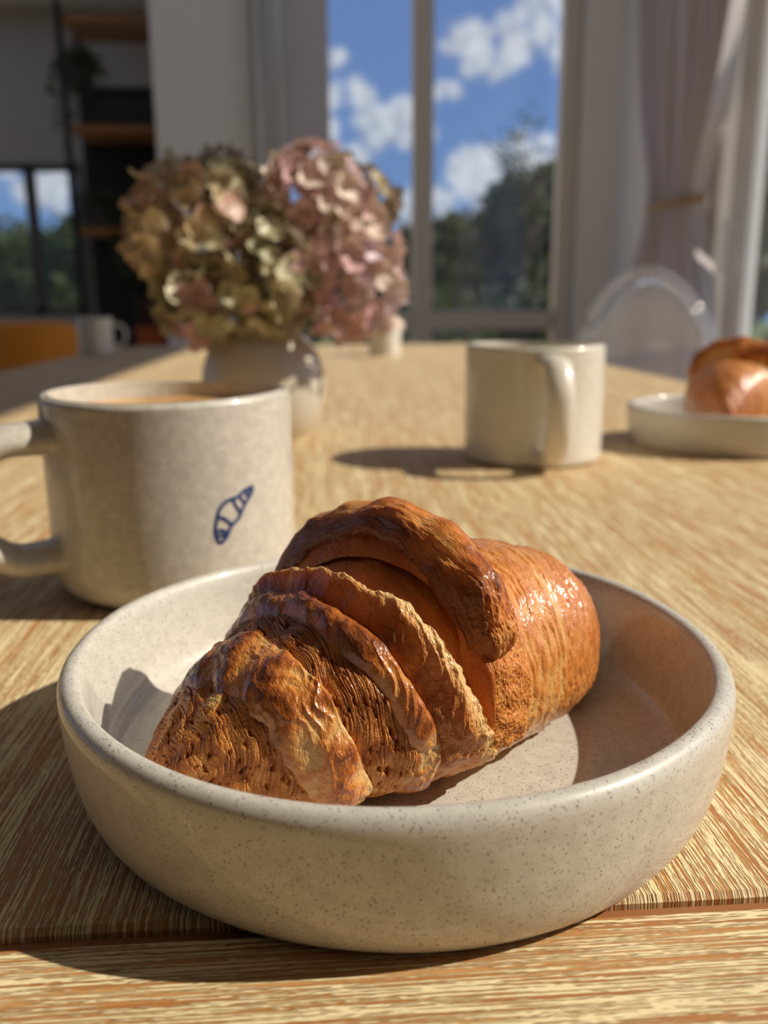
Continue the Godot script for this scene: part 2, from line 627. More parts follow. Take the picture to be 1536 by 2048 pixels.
	w3.set_meta("kind", "structure")
	add_child(w3)
	frame_member([
		[Vector3(-4.72, 1.45, -2.45), Vector3(0.08, 1.92, 0.07)],
		[Vector3(-4.72, 1.45, -4.07), Vector3(0.08, 1.92, 0.06)],
		[Vector3(-4.72, 1.45, -0.83), Vector3(0.08, 1.92, 0.06)]], "window_post", w3, M.frame)
	part("glass_pane", box(Vector3(0.006, 1.92, 1.55), 0.001), M.glass, w3, Vector3(-4.72, 1.45, -3.26))
	part("glass_pane", box(Vector3(0.006, 1.92, 1.55), 0.001), M.glass, w3, Vector3(-4.72, 1.45, -1.64))
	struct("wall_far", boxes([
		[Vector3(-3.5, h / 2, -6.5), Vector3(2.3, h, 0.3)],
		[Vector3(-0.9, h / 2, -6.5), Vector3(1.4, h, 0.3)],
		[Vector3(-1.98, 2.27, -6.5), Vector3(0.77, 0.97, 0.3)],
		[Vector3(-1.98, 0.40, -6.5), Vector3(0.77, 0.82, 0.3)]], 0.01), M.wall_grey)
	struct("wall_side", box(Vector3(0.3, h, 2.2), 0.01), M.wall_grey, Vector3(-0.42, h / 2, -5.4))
	var w2 := Node3D.new()
	w2.name = "window_2"
	w2.set_meta("kind", "structure")
	add_child(w2)
	frame_member([
		[Vector3(-1.95, 1.30, -6.38), Vector3(0.07, 1.0, 0.07)],
		[Vector3(-2.345, 1.30, -6.38), Vector3(0.05, 1.0, 0.07)],
		[Vector3(-1.615, 1.30, -6.38), Vector3(0.05, 1.0, 0.07)]], "window_post", w2, M.frame_dark)
	frame_member([[Vector3(-1.98, 1.775, -6.38), Vector3(0.74, 0.05, 0.07)], [Vector3(-1.98, 0.83, -6.38), Vector3(0.74, 0.05, 0.07)]], "window_rail", w2, M.frame_dark)
	part("glass_pane", box(Vector3(0.33, 0.93, 0.006), 0.001), M.glass, w2, Vector3(-2.15, 1.30, -6.38))
	part("glass_pane", box(Vector3(0.29, 0.93, 0.006), 0.001), M.glass, w2, Vector3(-1.78, 1.30, -6.38))
	# rooflight over the far end of the room
	var w4 := Node3D.new()
	w4.name = "window_4"
	w4.set_meta("kind", "structure")
	add_child(w4)
	part("glass_pane", box(Vector3(3.84, 0.006, 1.40), 0.001), M.glass, w4, Vector3(-0.58, h + 0.12, -3.1))
	part("glass_pane", box(Vector3(2.52, 0.006, 1.46), 0.001), M.glass, w4, Vector3(-2.55, h + 0.12, -5.325))
	frame_member([[Vector3(-2.47, h + 0.11, -3.1), Vector3(0.06, 0.08, 1.4)], [Vector3(-0.6, h + 0.11, -3.1), Vector3(0.06, 0.08, 1.4)], [Vector3(1.31, h + 0.11, -3.1), Vector3(0.06, 0.08, 1.4)]], "window_rail", w4, M.frame_white)
	# wall behind the photographer
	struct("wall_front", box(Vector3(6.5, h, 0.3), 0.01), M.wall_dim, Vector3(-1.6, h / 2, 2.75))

func pleats(width: float, height: float, folds: float, depth: float, gather: Callable) -> ArrayMesh:
	# a hanging curtain of some thickness; gather(y) narrows it
	var f := func(u: float, v: float):
		var t := clampf(u, 0.0, 1.0)
		var y := height * t
		var back := v > 0.5
		var w := (v * 2.0 if not back else 2.0 - v * 2.0)
		var g: float = gather.call(t)
		var x := (w - 0.5) * width * g
		var ph := w * folds * TAU + sin(t * 3.0) * 0.4 + na.get_noise_2d(w * 9.0, t * 1.2) * 1.6
		var z := sin(ph) * depth * (0.45 + 0.55 * g) + na.get_noise_2d(w * 4.0 + 9.0, t * 2.0) * depth * 0.6
		gp = Vector3(x, y, z + (0.004 if back else 0.0))
	return grid(50, 261, f, false, false)

func build_furniture() -> void:
	# curtains
	var gather := func(t: float) -> float:
		return 1.0 - 0.42 * exp(-pow((t - 0.455) / 0.10, 2.0)) - 0.10 * exp(-pow((t - 0.3) / 0.3, 2.0))
	var c := thing("curtain", "greyish mauve curtain gathered by a tieback beside the glass doors", "curtain", Vector3(1.255, 0.02, -3.14), 91.0)
	part("drape", pleats(0.74, 2.6, 6.0, 0.046, gather), M.curtain, c)
	var ring := []
	for k in 25:
		var a := TAU * k / 24.0
		ring.append(Vector3(cos(a) * 0.19, 1.19 + 0.012 * sin(a + 0.6), sin(a) * 0.058))
	part("tieback", tube(ring, func(_u): return 0.011, 10), M.brass, c)
	var c2 := thing("curtain", "narrow white curtain hanging at the left end of the garden window", "curtain", Vector3(-0.185, 0.42, -4.0), 12.0)
	part("drape", pleats(0.13, 2.2, 3.0, 0.025, func(_t): return 1.0), M.frame_white, c2)
	var bl := thing("roller_blind", "grey roller blind half drawn over the left pane of the garden window", "blind", Vector3(-0.085, 1.555, -4.075))
	part("blind_cloth", box(Vector3(0.27, 0.86, 0.004), 0.001), M.blind, bl, Vector3(0, 0.44, 0))
	part("bottom_bar", box(Vector3(0.27, 0.022, 0.014), 0.004), M.blind, bl, Vector3(0, 0.0, 0))
	build_shelf()
	build_chairs()

func build_shelf() -> void:
	var s := thing("shelf_unit", "tall black metal shelf unit with brown wooden boards behind the pier", "shelf", Vector3(-0.98, 0, -4.82))
	var w := 0.48
	var d := 0.34
	for x in [-1, 1]:
		for z in [-1, 1]:
			part("upright", box(Vector3(0.03, 2.28, 0.03)), M.black, s, Vector3(x * w / 2, 1.14, z * d / 2))
	for y in [0.10, 0.62, 1.235, 1.715, 2.20]:
		part("board", box(Vector3(w - 0.03, 0.03, d)), M.shelf_wood, s, Vector3(0, y, 0))
	for y in [0.65, 1.30, 1.74, 2.265]:
		part("rail", box(Vector3(w, 0.022, 0.02)), M.black, s, Vector3(0, y, -d / 2))
	part("back_panel", box(Vector3(w - 0.03, 1.10, 0.012)), M.black, s, Vector3(0, 1.17, -d / 2 + 0.012))
	# what stands on it
	var bx := thing("storage_box", "dark box on the middle board of the black shelf", "box", Vector3(-0.98, 1.73, -4.82))
	part("body", box(Vector3(0.38, 0.15, 0.24), 0.008), M.black, bx, Vector3(0, 0.076, 0))
	part("lid", box(Vector3(0.39, 0.035, 0.25), 0.008), M.black, bx, Vector3(0, 0.168, 0))
	leafy("trailing_plant", "dark leafy houseplant trailing over the left end of the shelf", Vector3(-1.17, 1.917, -4.76), 0.17, 260, 61, 0.33)
	leafy("trailing_plant", "hanging plant with long drooping stems under the middle board of the shelf", Vector3(-1.12, 1.25, -4.74), 0.15, 260, 62, 0.40)
	var cols := [lin(0.03, 0.02, 0.018), lin(0.10, 0.03, 0.02), lin(0.02, 0.03, 0.05), lin(0.16, 0.12, 0.08), lin(0.05, 0.045, 0.04)]
	var words := ["black", "maroon", "navy", "tan", "charcoal"]
	for k in 5:
		var hh: float = [0.30, 0.27, 0.32, 0.25, 0.29][k]
		var b := thing("book", "%s book standing on the board under the hanging plant of the shelf" % words[k], "book", Vector3(-0.96 + k * 0.045, 0.636, -4.82), 0, "books on the shelf")
		part("cover", boxes([[Vector3(-0.016, hh / 2, 0), Vector3(0.003, hh, 0.21)], [Vector3(0.016, hh / 2, 0), Vector3(0.003, hh, 0.21)], [Vector3(0, hh / 2, 0.104), Vector3(0.034, hh, 0.003)]], 0.001), mat(cols[k], 0.6), b)
		part("pages", box(Vector3(0.028, hh - 0.01, 0.20), 0.001), M.wall_white, b, Vector3(0, hh / 2, -0.002))
	var ob := thing("orange_box", "burnt orange box low on the black shelf behind the flowers", "box", Vector3(-0.86, 0.97, -4.66))
	part("body", box(Vector3(0.15, 0.10, 0.12), 0.006), M.orange_box, ob, Vector3(0, -0.04, 0))
	part("lid", box(Vector3(0.156, 0.025, 0.126), 0.005), M.orange_box, ob, Vector3(0, 0.0225, 0))
	ob.position = Vector3(-0.88, 0.726, -4.70)

func leafy(nm: String, label: String, at: Vector3, rad: float, count: int, sd: int, droop: float) -> void:
	var t := thing(nm, label, "houseplant", at)
	part("pot", lathe([Vector2(0.0, 0.0), Vector2(0.05, 0.0), Vector2(0.06, 0.01), Vector2(0.07, 0.09), Vector2(0.066, 0.095), Vector2(0.055, 0.085), Vector2(0.0, 0.08)], 32, 3), M.terracotta, t)
	var r := RandomNumberGenerator.new()
	r.seed = sd
	var mm := MultiMesh.new()
	mm.transform_format = MultiMesh.TRANSFORM_3D
	mm.mesh = leaf_mesh()
	mm.instance_count = count
	var st := SurfaceTool.new()
	st.begin(Mesh.PRIMITIVE_TRIANGLES)
	var k := 0
	for s in 20:
		var a := r.randf() * TAU
		var dir := Vector3(cos(a), 0, sin(a))
		var out := rad * r.randf_range(0.4, 1.0)
		var fall := droop * r.randf_range(0.3, 1.0)
		var path := smooth_path([Vector3(0, 0.085, 0), dir * out * 0.5 + Vector3(0, 0.16, 0), dir * out + Vector3(0, 0.10, 0), dir * out * 1.15 + Vector3(0, 0.10 - fall, 0)], 5)
		st.append_from(tube(path, func(_u): return 0.0018, 5), 0, Transform3D())
		for q in count / 20:
			var p: Vector3 = path[r.randi_range(3, path.size() - 1)]
			var b := Basis.from_euler(Vector3(r.randf_range(-0.9, 0.9), r.randf() * TAU, r.randf_range(-0.9, 0.9))).scaled(Vector3.ONE * r.randf_range(0.028, 0.05))
			mm.set_instance_transform(k, Transform3D(b, p))
			k += 1
	part("stem", st.commit(), M.bark, t)
	var mi := MultiMeshInstance3D.new()
	mi.name = "foliage"
	mi.multimesh = mm
	mi.material_override = M.house_leaf
	mi.set_meta("kind", "stuff")
	t.add_child(mi, true)

func build_chairs() -> void:
	# orange chair at the left side of the table
	var o := thing("armchair", "orange upholstered chair standing beyond the far left corner of the table", "chair", Vector3(-0.95, 0, -2.98), 90)
	var shell := func(u: float, v: float):
		var a := (u - 0.5) * 2.0
		var w := a * 0.22
		var hh := v * 2.0
		var outer := hh > 1.0
		if outer: hh = 2.0 - hh
		var top := 0.355 - 0.10 * pow(absf(a), 9.0)
		var curve := 0.07 * a * a
		gp = Vector3(-0.17 + curve - hh * 0.05 + (0.05 if not outer else 0.0) * (1.0 - pow(hh, 8.0) * 0.6) * (1.0 - pow(absf(a), 10.0) * 0.7), 0.47 + top * hh, w)
	part("backrest", grid(33, 49, shell, false), M.orange, o)
	part("seat", box(Vector3(0.42, 0.07, 0.44), 0.03), M.orange, o, Vector3(0.02, 0.45, 0))
	for x in [-1, 1]:
		for z in [-1, 1]:
			part("leg", tube([Vector3(0.02 + x * 0.15, 0.42, z * 0.16), Vector3(0.02 + x * 0.18, 0.2, z * 0.185), Vector3(0.02 + x * 0.2, 0.0, z * 0.2)], func(u): return 0.014 - 0.004 * u, 10), M.black, o)
	# clear plastic chair with an oval back at the right side
	var g := thing("clear_chair", "transparent plastic chair with a rounded back by the curtain", "chair", Vector3(0.735, 0, -1.93), -50.0)
	var rim := []
	for k in 33:
		var a := PI * k / 32.0
		rim.append(Vector3(cos(a) * 0.19 , 0.60 + sin(a) * 0.335, 0.035 * sin(a)))
	rim.push_front(Vector3(0.175, 0.45, -0.02))
	rim.push_back(Vector3(-0.175, 0.45, -0.02))
	part("back_rim", tube(rim, func(_u): return 0.012, 12), M.clear, g)
	var pan := func(u: float, v: float):
		var a := (u - 0.5) * 2.0
		var side := v * 2.0
		var front := side > 1.0
		if front: side = 2.0 - side
		var y := 0.45 + side * (0.15 + 0.32 * sqrt(maxf(1.0 - a * a * 0.98, 0.0)))
		gp = Vector3(a * 0.18, y, -0.02 + 0.05 * (y - 0.45) / 0.48 - 0.02 * (1.0 - a * a) + (0.006 if front else 0.0))
	part("back_panel", grid(31, 41, pan, false), M.clear, g)
	part("seat", box(Vector3(0.40, 0.02, 0.40), 0.008), M.clear, g, Vector3(0, 0.44, 0.17))
	for x in [-1, 1]:
		for z in [0.0, 0.34]:
			part("leg", tube([Vector3(x * 0.17, 0.43, z), Vector3(x * 0.18, 0.2, z + (z - 0.17) * 0.1), Vector3(x * 0.19, 0.0, z + (z - 0.17) * 0.25)], func(u): return 0.016 - 0.005 * u, 10), M.clear, g)

# ---------------------------------------------------------------- table and crockery
func plank(x0: float, x1: float, z0: float, z1: float, across: bool, off: Vector2, corner := 0.0) -> ArrayMesh:
	# a bevelled board from z0 (near) to z1 (far); uv follows the grain
	var b := 0.0012
	var st := SurfaceTool.new()
	st.begin(Mesh.PRIMITIVE_TRIANGLES)
	var out := PackedVector2Array()
	if corner > 0.0:
		out.append(Vector2(x0, z0))
		out.append(Vector2(x1, z0))
		for k in 13:
			var a := PI * 0.5 * k / 12.0
			out.append(Vector2(x1 - corner + corner * cos(a), z1 + corner - corner * sin(a)))
		for k in 13:
			var a := PI * 0.5 * (1.0 + k / 12.0)
			out.append(Vector2(x0 + corner + corner * cos(a), z1 + corner - corner * sin(a)))
	else:
		out = PackedVector2Array([Vector2(x0, z0), Vector2(x1, z0), Vector2(x1, z1), Vector2(x0, z1)])
	var cen := Vector2((x0 + x1) / 2, (z0 + z1) / 2)
	var rings := [[0.0, -0.028], [0.0, -b], [b, 0.0]]
	var loop := func(q: int) -> Array:
		var r := []
		for p in out:
			var inn: Vector2 = p
			inn.x -= signf(p.x - cen.x) * rings[q][0]
			inn.y -= signf(p.y - cen.y) * rings[q][0]
			r.append(Vector3(inn.x, rings[q][1], inn.y))
		return r
	var uvf := func(p: Vector3) -> Vector2:
		var g := Vector2(p.x, p.z) if not across else Vector2(p.z, p.x)
		return Vector2(g.x / 0.12, g.y / 0.36) + off
	var n := out.size()
	for q in 2:
		var lo: Array = loop.call(q)
		var hi: Array = loop.call(q + 1)
		for i in n:
			var j := (i + 1) % n
			var nn: Vector3 = (lo[j] - lo[i]).cross(hi[i] - lo[i]).normalized()
			if nn.dot(Vector3(lo[i].x - cen.x, 0.001, lo[i].z - cen.y)) < 0:
				nn = -nn
			var tri := [lo[i], lo[j], hi[j], lo[i], hi[j], hi[i]]
			if (lo[j] - lo[i]).cross(hi[j] - lo[i]).dot(nn) > 0:
				tri = [lo[i], hi[j], lo[j], lo[i], hi[i], hi[j]]
			for v in tri:
				st.set_normal(nn)
				st.set_uv(uvf.call(v))
				st.add_vertex(v)
	var top: Array = loop.call(2)
	for i in range(1, n - 1):
		var tri := [top[0], top[i], top[i + 1]]
		if (tri[1] - tri[0]).cross(tri[2] - tri[0]).y > 0:
			tri = [top[0], top[i + 1], top[i]]
		for v in tri:
			st.set_normal(Vector3.UP)
			st.set_uv(uvf.call(v))
			st.add_vertex(v)
	st.generate_tangents()
	return st.commit()

func build_table() -> void:
	var t := thing("dining_table", "long limed oak dining table with a grooved top, sunlit from the right", "table", Vector3(0, 0, 0))
	var y := Vector3(0, TOP, 0)
	part("end_board", plank(-0.61, 0.57, 0.02, -0.1512, true, Vector2(0.13, 0.4)), M.oak, t, y)
	part("top_panel", plank(-0.61, 0.57, -0.1552, -1.015, false, Vector2(0.31, 0.1)), M.oak, t, y)
	part("extension_leaf", plank(-0.61, 0.57, -1.022, -1.176, false, Vector2(0.77, 0.55)), M.oak, t, y)
	part("top_panel", plank(-0.61, 0.57, -1.183, -2.68, false, Vector2(0.05, 0.83), 0.12), M.oak, t, y)
	part("joint_strip", box(Vector3(1.176, 0.02, 0.0044), 0.0008), M.joint, t, Vector3(-0.02, TOP - 0.0122, -0.1532))
	part("under_frame", boxes([[Vector3(-0.02, 0.71, -1.33), Vector3(1.12, 0.024, 2.4)], [Vector3(-0.02, 0.665, -0.09), Vector3(0.98, 0.075, 0.025)], [Vector3(-0.02, 0.665, -2.5), Vector3(0.98, 0.075, 0.025)], [Vector3(-0.52, 0.665, -1.3), Vector3(0.025, 0.075, 2.4)], [Vector3(0.48, 0.665, -1.3), Vector3(0.025, 0.075, 2.4)]]), M.oak_edge, t)
	for p in [Vector2(-0.53, -0.09), Vector2(0.49, -0.09), Vector2(-0.50, -2.46), Vector2(0.46, -2.46)]:
		part("leg", box(Vector3(0.08, 0.70, 0.08), 0.01), M.oak_edge, t, Vector3(p.x, 0.35, p.y))

func plate_mesh() -> ArrayMesh:
	var c := CM
	var p := []
	for q in [[0.0, 0.12], [6.6, 0.12], [7.0, 0.0], [7.7, 0.0], [8.08, 0.16], [8.36, 0.62], [8.56, 1.3], [8.68, 2.1], [8.75, 2.85], [8.74, 3.22], [8.62, 3.43], [8.44, 3.5], [8.27, 3.44], [8.16, 3.24], [8.10, 2.9], [8.02, 2.1], [7.92, 1.45], [7.72, 1.02], [7.30, 0.80], [6.6, 0.74], [3.0, 0.73], [0.0, 0.73]]:
		p.append(Vector2(q[0], q[1]) * c)
	var wob := func(a: float, q: Vector2) -> Vector2:
		var k := q.x / 0.0875
		var e := na.get_noise_2d(cos(a) * 1.3, sin(a) * 1.3)
		return Vector2(q.x * (1.0 + 0.006 * e), q.y * (1.0 + 0.03 * k * na.get_noise_2d(cos(a) * 0.9 + 7.0, sin(a) * 0.9)))
	return lathe(p, 256, 5, wob)

func mug_mesh(r: float, h: float, corner: float, wall := 0.42) -> ArrayMesh:
	var p := []
	var k := corner
	for q in [[0.0, 0.15], [r - k - 0.5, 0.15], [r - k - 0.15, 0.0], [r - k, 0.0], [r - 0.62 * k, 0.10 * k], [r - 0.22 * k, 0.38 * k], [r - 0.04 * k, 0.8 * k], [r, 1.25 * k], [r, h * 0.5], [r, h - 0.6], [r - 0.01, h - 0.25], [r - 0.09, h - 0.06], [r - wall * 0.5, h], [r - wall + 0.06, h - 0.08], [r - wall, h - 0.35], [r - wall, h * 0.5], [r - wall, 1.7], [r - wall - 0.4, 0.85], [r - wall - 1.2, 0.6], [0.0, 0.6]]:
		p.append(Vector2(q[0], q[1]) * CM)
	var wob := func(a: float, q: Vector2) -> Vector2:
		return Vector2(q.x * (1.0 + 0.008 * na.get_noise_3d(cos(a) * 0.9, sin(a) * 0.9, q.y * 12.0)), q.y * (1.0 + 0.006 * sin(a * 2.0 + 1.0)))
	return lathe(p, 160, 5, wob)

func handle_mesh(r: float, ytop: float, ybot: float, reach: float, rad: float) -> ArrayMesh:
	var pts := smooth_path([
		Vector3(r - 0.25, ytop, 0), Vector3(r + 0.35, ytop + 0.02, 0), Vector3(r + reach * 0.62, ytop - 0.15, 0), Vector3(r + reach * 0.95, ytop - (ytop - ybot) * 0.25, 0),
		Vector3(r + reach, (ytop + ybot) * 0.5, 0), Vector3(r + reach * 0.90, ybot + (ytop - ybot) * 0.24, 0), Vector3(r + reach * 0.52, ybot + 0.12, 0), Vector3(r + 0.25, ybot - 0.02, 0), Vector3(r - 0.25, ybot, 0)], 7)
	var q := []
	for p in pts:
		q.append(p * CM)
	return tube(q, func(u): return CM * rad * (1.0 + 0.35 * pow(absf(u - 0.5) * 2.0, 6.0)), 24, 0.58, Vector3(0, 0, 1))

func stroke(st: SurfaceTool, pts: Array, r: float, w: float) -> void:
	# a printed line on the outside of a cylinder of radius r: pts are (along the girth, height), cm
	var n := pts.size()
	for i in n - 1:
		var a: Vector2 = pts[i]
		var b: Vector2 = pts[i + 1]
		var d := (b - a).normalized()
		var o := Vector2(-d.y, d.x) * w
		a -= d * w * 0.5
		b += d * w * 0.5
		var c := [a + o, b + o, b - o, a - o]
		var v := []
		for q in c:
			var g: float = q.x / r
			v.append(Vector3(sin(g) * (r + 0.012), q.y, cos(g) * (r + 0.012)) * CM)
		var nn := Vector3(sin(a.x / r), 0, cos(a.x / r))
		quad(st, v[0], v[1], v[2], v[3], nn)

func build_crockery() -> void:
	var pm := plate_mesh()
	var p := thing("plate", "speckled cream stoneware plate with a raised rim in the foreground", "plate", Vector3(0.0185, TOP, -0.2222))
	part("dish", pm, M.plate, p)
	var p2 := thing("plate", "speckled cream stoneware plate at the right edge, behind the foreground plate", "plate", Vector3(0.3573, TOP, -0.7369))
	part("dish", pm, M.plate, p2, Vector3.ZERO, Vector3(0, 130, 0))
	# mug of coffee with the drawn croissant
	var m := thing("mug", "speckled stoneware mug full of coffee with a small blue drawing", "mug", Vector3(-0.068, TOP, -0.386))
	part("body", mug_mesh(5.36, 8.7, 1.35), M.mug, m)
	part("handle", handle_mesh(5.36, 7.1, 2.1, 3.3, 1.15), M.mug, m, Vector3.ZERO, Vector3(0, 210, 0))
	build_print(m)
	var cf := thing("coffee", "milky brown coffee with a pale crema filling the mug", "coffee", Vector3(-0.068, TOP + 0.0785, -0.386))
	var surf := func(u: float, v: float):
		var r := u * 4.92
		var a := v * TAU
		var k := nc.get_noise_2d(cos(a) * r * 0.5, sin(a) * r * 0.5)
		var edge := pow(u, 14.0)
		gp = Vector3(r * cos(a), edge * 0.10 + k * 0.01, r * sin(a)) * CM
		gc = Color(0.50, 0.245, 0.075).lerp(Color(0.62, 0.36, 0.14), clampf(0.5 + k * 1.2 + edge * 0.4, 0.0, 1.0))
	part("crema", grid(40, 97, surf, true, true), M.coffee, cf)
	# second mug, its handle towards the camera
	var m2 := thing("mug", "plain cream mug with its handle turned to the front, farther back", "mug", Vector3(0.169, TOP, -0.6857))
	part("body", mug_mesh(5.45, 9.1, 0.6), M.white_mug, m2)
	part("handle", handle_mesh(5.45, 8.0, 1.3, 3.2, 1.0), M.white_mug, m2, Vector3.ZERO, Vector3(0, -91, 0))
	# small things farther down the table
	var pot := thing("jar", "small plain white jar at the far end behind the flowers", "jar", Vector3(0.152, TOP, -2.12))
	part("body", lathe([Vector2(0, 0.002), Vector2(0.034, 0.0), Vector2(0.037, 0.004), Vector2(0.039, 0.03), Vector2(0.040, 0.078), Vector2(0.0385, 0.081), Vector2(0.036, 0.078), Vector2(0.035, 0.03), Vector2(0.032, 0.008), Vector2(0.0, 0.006)], 48, 4), M.white_mug, pot)
	var m3 := thing("mug", "white mug in shade at the far left corner of the table", "mug", Vector3(-0.562, TOP, -2.24))
	part("body", mug_mesh(4.3, 9.2, 0.6), M.white_mug, m3)
	part("handle", handle_mesh(4.3, 7.4, 2.2, 3.0, 0.7), M.white_mug, m3, Vector3.ZERO, Vector3(0, 15, 0))
	# round vase
	var v := thing("vase", "round stoneware bottle vase holding the dried hydrangeas", "vase", Vector3(-0.0549, TOP, -0.8208))
	var pr := []
	for q in [[0.0, 0.25], [2.6, 0.2], [3.1, 0.0], [3.5, 0.05], [4.6, 1.1], [5.4, 2.8], [5.72, 4.8], [5.45, 6.9], [4.6, 8.7], [3.2, 10.0], [2.1, 10.7], [1.75, 11.5], [1.85, 12.4], [2.05, 12.7], [1.9, 12.85], [1.6, 12.5], [1.45, 11.4], [1.7, 10.4], [3.6, 8.9], [5.0, 6.0], [4.6, 2.6], [2.6, 0.8], [0.0, 0.7]]:
		pr.append(Vector2(q[0], q[1]) * CM)
	part("body", lathe(pr, 96, 5), M.vase, v)

func build_print(m: Node3D) -> void:
	# the little line-drawn croissant: two curved outlines joined by cross strokes
	var st := SurfaceTool.new()
	st.begin(Mesh.PRIMITIVE_TRIANGLES)
	var w := 0.072
	var outer := [Vector2(-0.82, -1.20), Vector2(-0.92, -0.72), Vector2(-0.86, -0.25), Vector2(-0.80, -0.02), Vector2(-0.72, 0.28), Vector2(-0.45, 0.62), Vector2(-0.12, 0.74), Vector2(0.12, 0.80), Vector2(0.42, 1.02), Vector2(0.66, 1.10), Vector2(0.86, 1.14)]
	var inner := [Vector2(-0.58, -1.18), Vector2(-0.42, -0.95), Vector2(-0.28, -0.62), Vector2(-0.08, -0.40), Vector2(0.12, -0.24), Vector2(0.26, 0.06), Vector2(0.44, 0.36), Vector2(0.62, 0.62), Vector2(0.80, 0.86), Vector2(0.86, 1.14)]
	outer = smooth_path(outer, 4)
	inner = smooth_path(inner, 4)
	var lines := [outer, inner, [Vector2(-0.82, -1.20), Vector2(-0.68, -1.26), Vector2(-0.58, -1.18)],
		[Vector2(-0.92, -0.72), Vector2(-0.66, -0.66), Vector2(-0.38, -0.86)],
		[Vector2(-0.86, -0.92), Vector2(-0.62, -0.92), Vector2(-0.46, -1.02)],
		[Vector2(-0.80, -0.02), Vector2(-0.52, -0.14), Vector2(-0.20, -0.50)],
		[Vector2(-0.12, 0.74), Vector2(0.02, 0.36), Vector2(0.22, 0.0)],
		[Vector2(0.22, 0.88), Vector2(0.28, 0.62), Vector2(0.46, 0.40)],
		[Vector2(0.46, 1.03), Vector2(0.54, 0.84), Vector2(0.66, 0.68)],
		[Vector2(0.66, 1.10), Vector2(0.70, 0.98), Vector2(0.78, 0.84)]]
	for l in lines:
		for k in l.size():
			l[k] = l[k] * Vector2(1.02, 0.87)
		stroke(st, l, 5.36, w)
	part("croissant_drawing", st.commit(), M.ink, m, Vector3(0, 0.0412, 0), Vector3(0, 36.5, 0)).set_meta("label", "blue line drawing of a croissant")

# ---------------------------------------------------------------- croissant
# s runs along it in cm (0 = near tip, 14.5 = far tip); th goes round it in degrees (0 top, 90 front, 180 below)
func lut(xs: Array, ys: Array) -> PackedFloat32Array:
	var c := Curve.new()
	c.min_value = -10.0
	c.max_value = 10.0
	var out := PackedFloat32Array()
	out.resize(321)
	for i in 321:
		var s := -0.5 + i * 0.05
		var k := 0
		while k < xs.size() - 2 and s > xs[k + 1]:
			k += 1
		var t: float = clampf((s - xs[k]) / (xs[k + 1] - xs[k]), 0.0, 1.0)
		var y0: float = ys[maxi(k - 1, 0)]
		var y3: float = ys[mini(k + 2, ys.size() - 1)]
		out[i] = cubic_interpolate(ys[k], ys[k + 1], y0, y3, t)
	return out

func look(t: PackedFloat32Array, s: float) -> float:
	var x := clampf((s + 0.5) / 0.05, 0.0, 318.9)
	var i := int(x)
	return lerpf(t[i], t[i + 1], x - i)

func cr(s: float, th: float, dr: float) -> Vector3:
	# a point of the croissant, dr cm outside its plain form; in metres
	var a := deg_to_rad(th)
	var up := cos(a)
	var f := sin(a)
	var k := pow(pow(absf(up), 2.3) + pow(absf(f), 2.3), -1.0 / 2.3)
	var t := look(cr_t, s)
	var w := look(cr_a, s)
	var cy := t * 0.42
	var h := (t - cy) if up > 0.0 else cy
	var y := cy + up * k * h + up * dr
	var z := f * k * w + f * dr
	if y < 0.12:
		y = 0.02 + 0.10 * exp((y - 0.12) * 3.0)
	return Vector3(s - 7.23, y, z + look(cr_z, s)) * CM

func ramp(a: float, b: float, x: float) -> float:
	var t := clampf((x - a) / (b - a), 0.0, 1.0)
	return t * t * (3.0 - 2.0 * t)

func around(v: float) -> float:
	# most of the rows go to the side that is lit and seen
	return lerpf(-180.0, -75.0, v / 0.14) if v < 0.14 else (lerpf(-75.0, 125.0, (v - 0.14) / 0.78) if v < 0.92 else lerpf(125.0, 180.0, (v - 0.92) / 0.08))

func slant(th: float) -> float:
	var q := clampf(th, -75.0, 115.0)
	return q if q < 0.0 else 115.0 * pow(q / 115.0, 1.35)

func ridge_s(th: float) -> float:
	var q := clampf(slant(th), -75.0, 86.0)
	return 4.08 + (0.0165 if q > 0.0 else 0.012) * q

func lip_s(th: float) -> float:
	var q := slant(th)
	return 4.88 + 0.16 * ramp(0.0, 40.0, q) * ramp(105.0, 60.0, q) + (0.0235 if q > 0.0 else 0.016) * q + 0.10 * na.get_noise_1d(th * 0.05) + 0.05 * na.get_noise_1d(th * 0.19 + 30.0)

func hood_s(th: float) -> float:
	var q := clampf(th, -90.0, 100.0)
	return (0.0115 if q > 0.0 else 0.019) * q

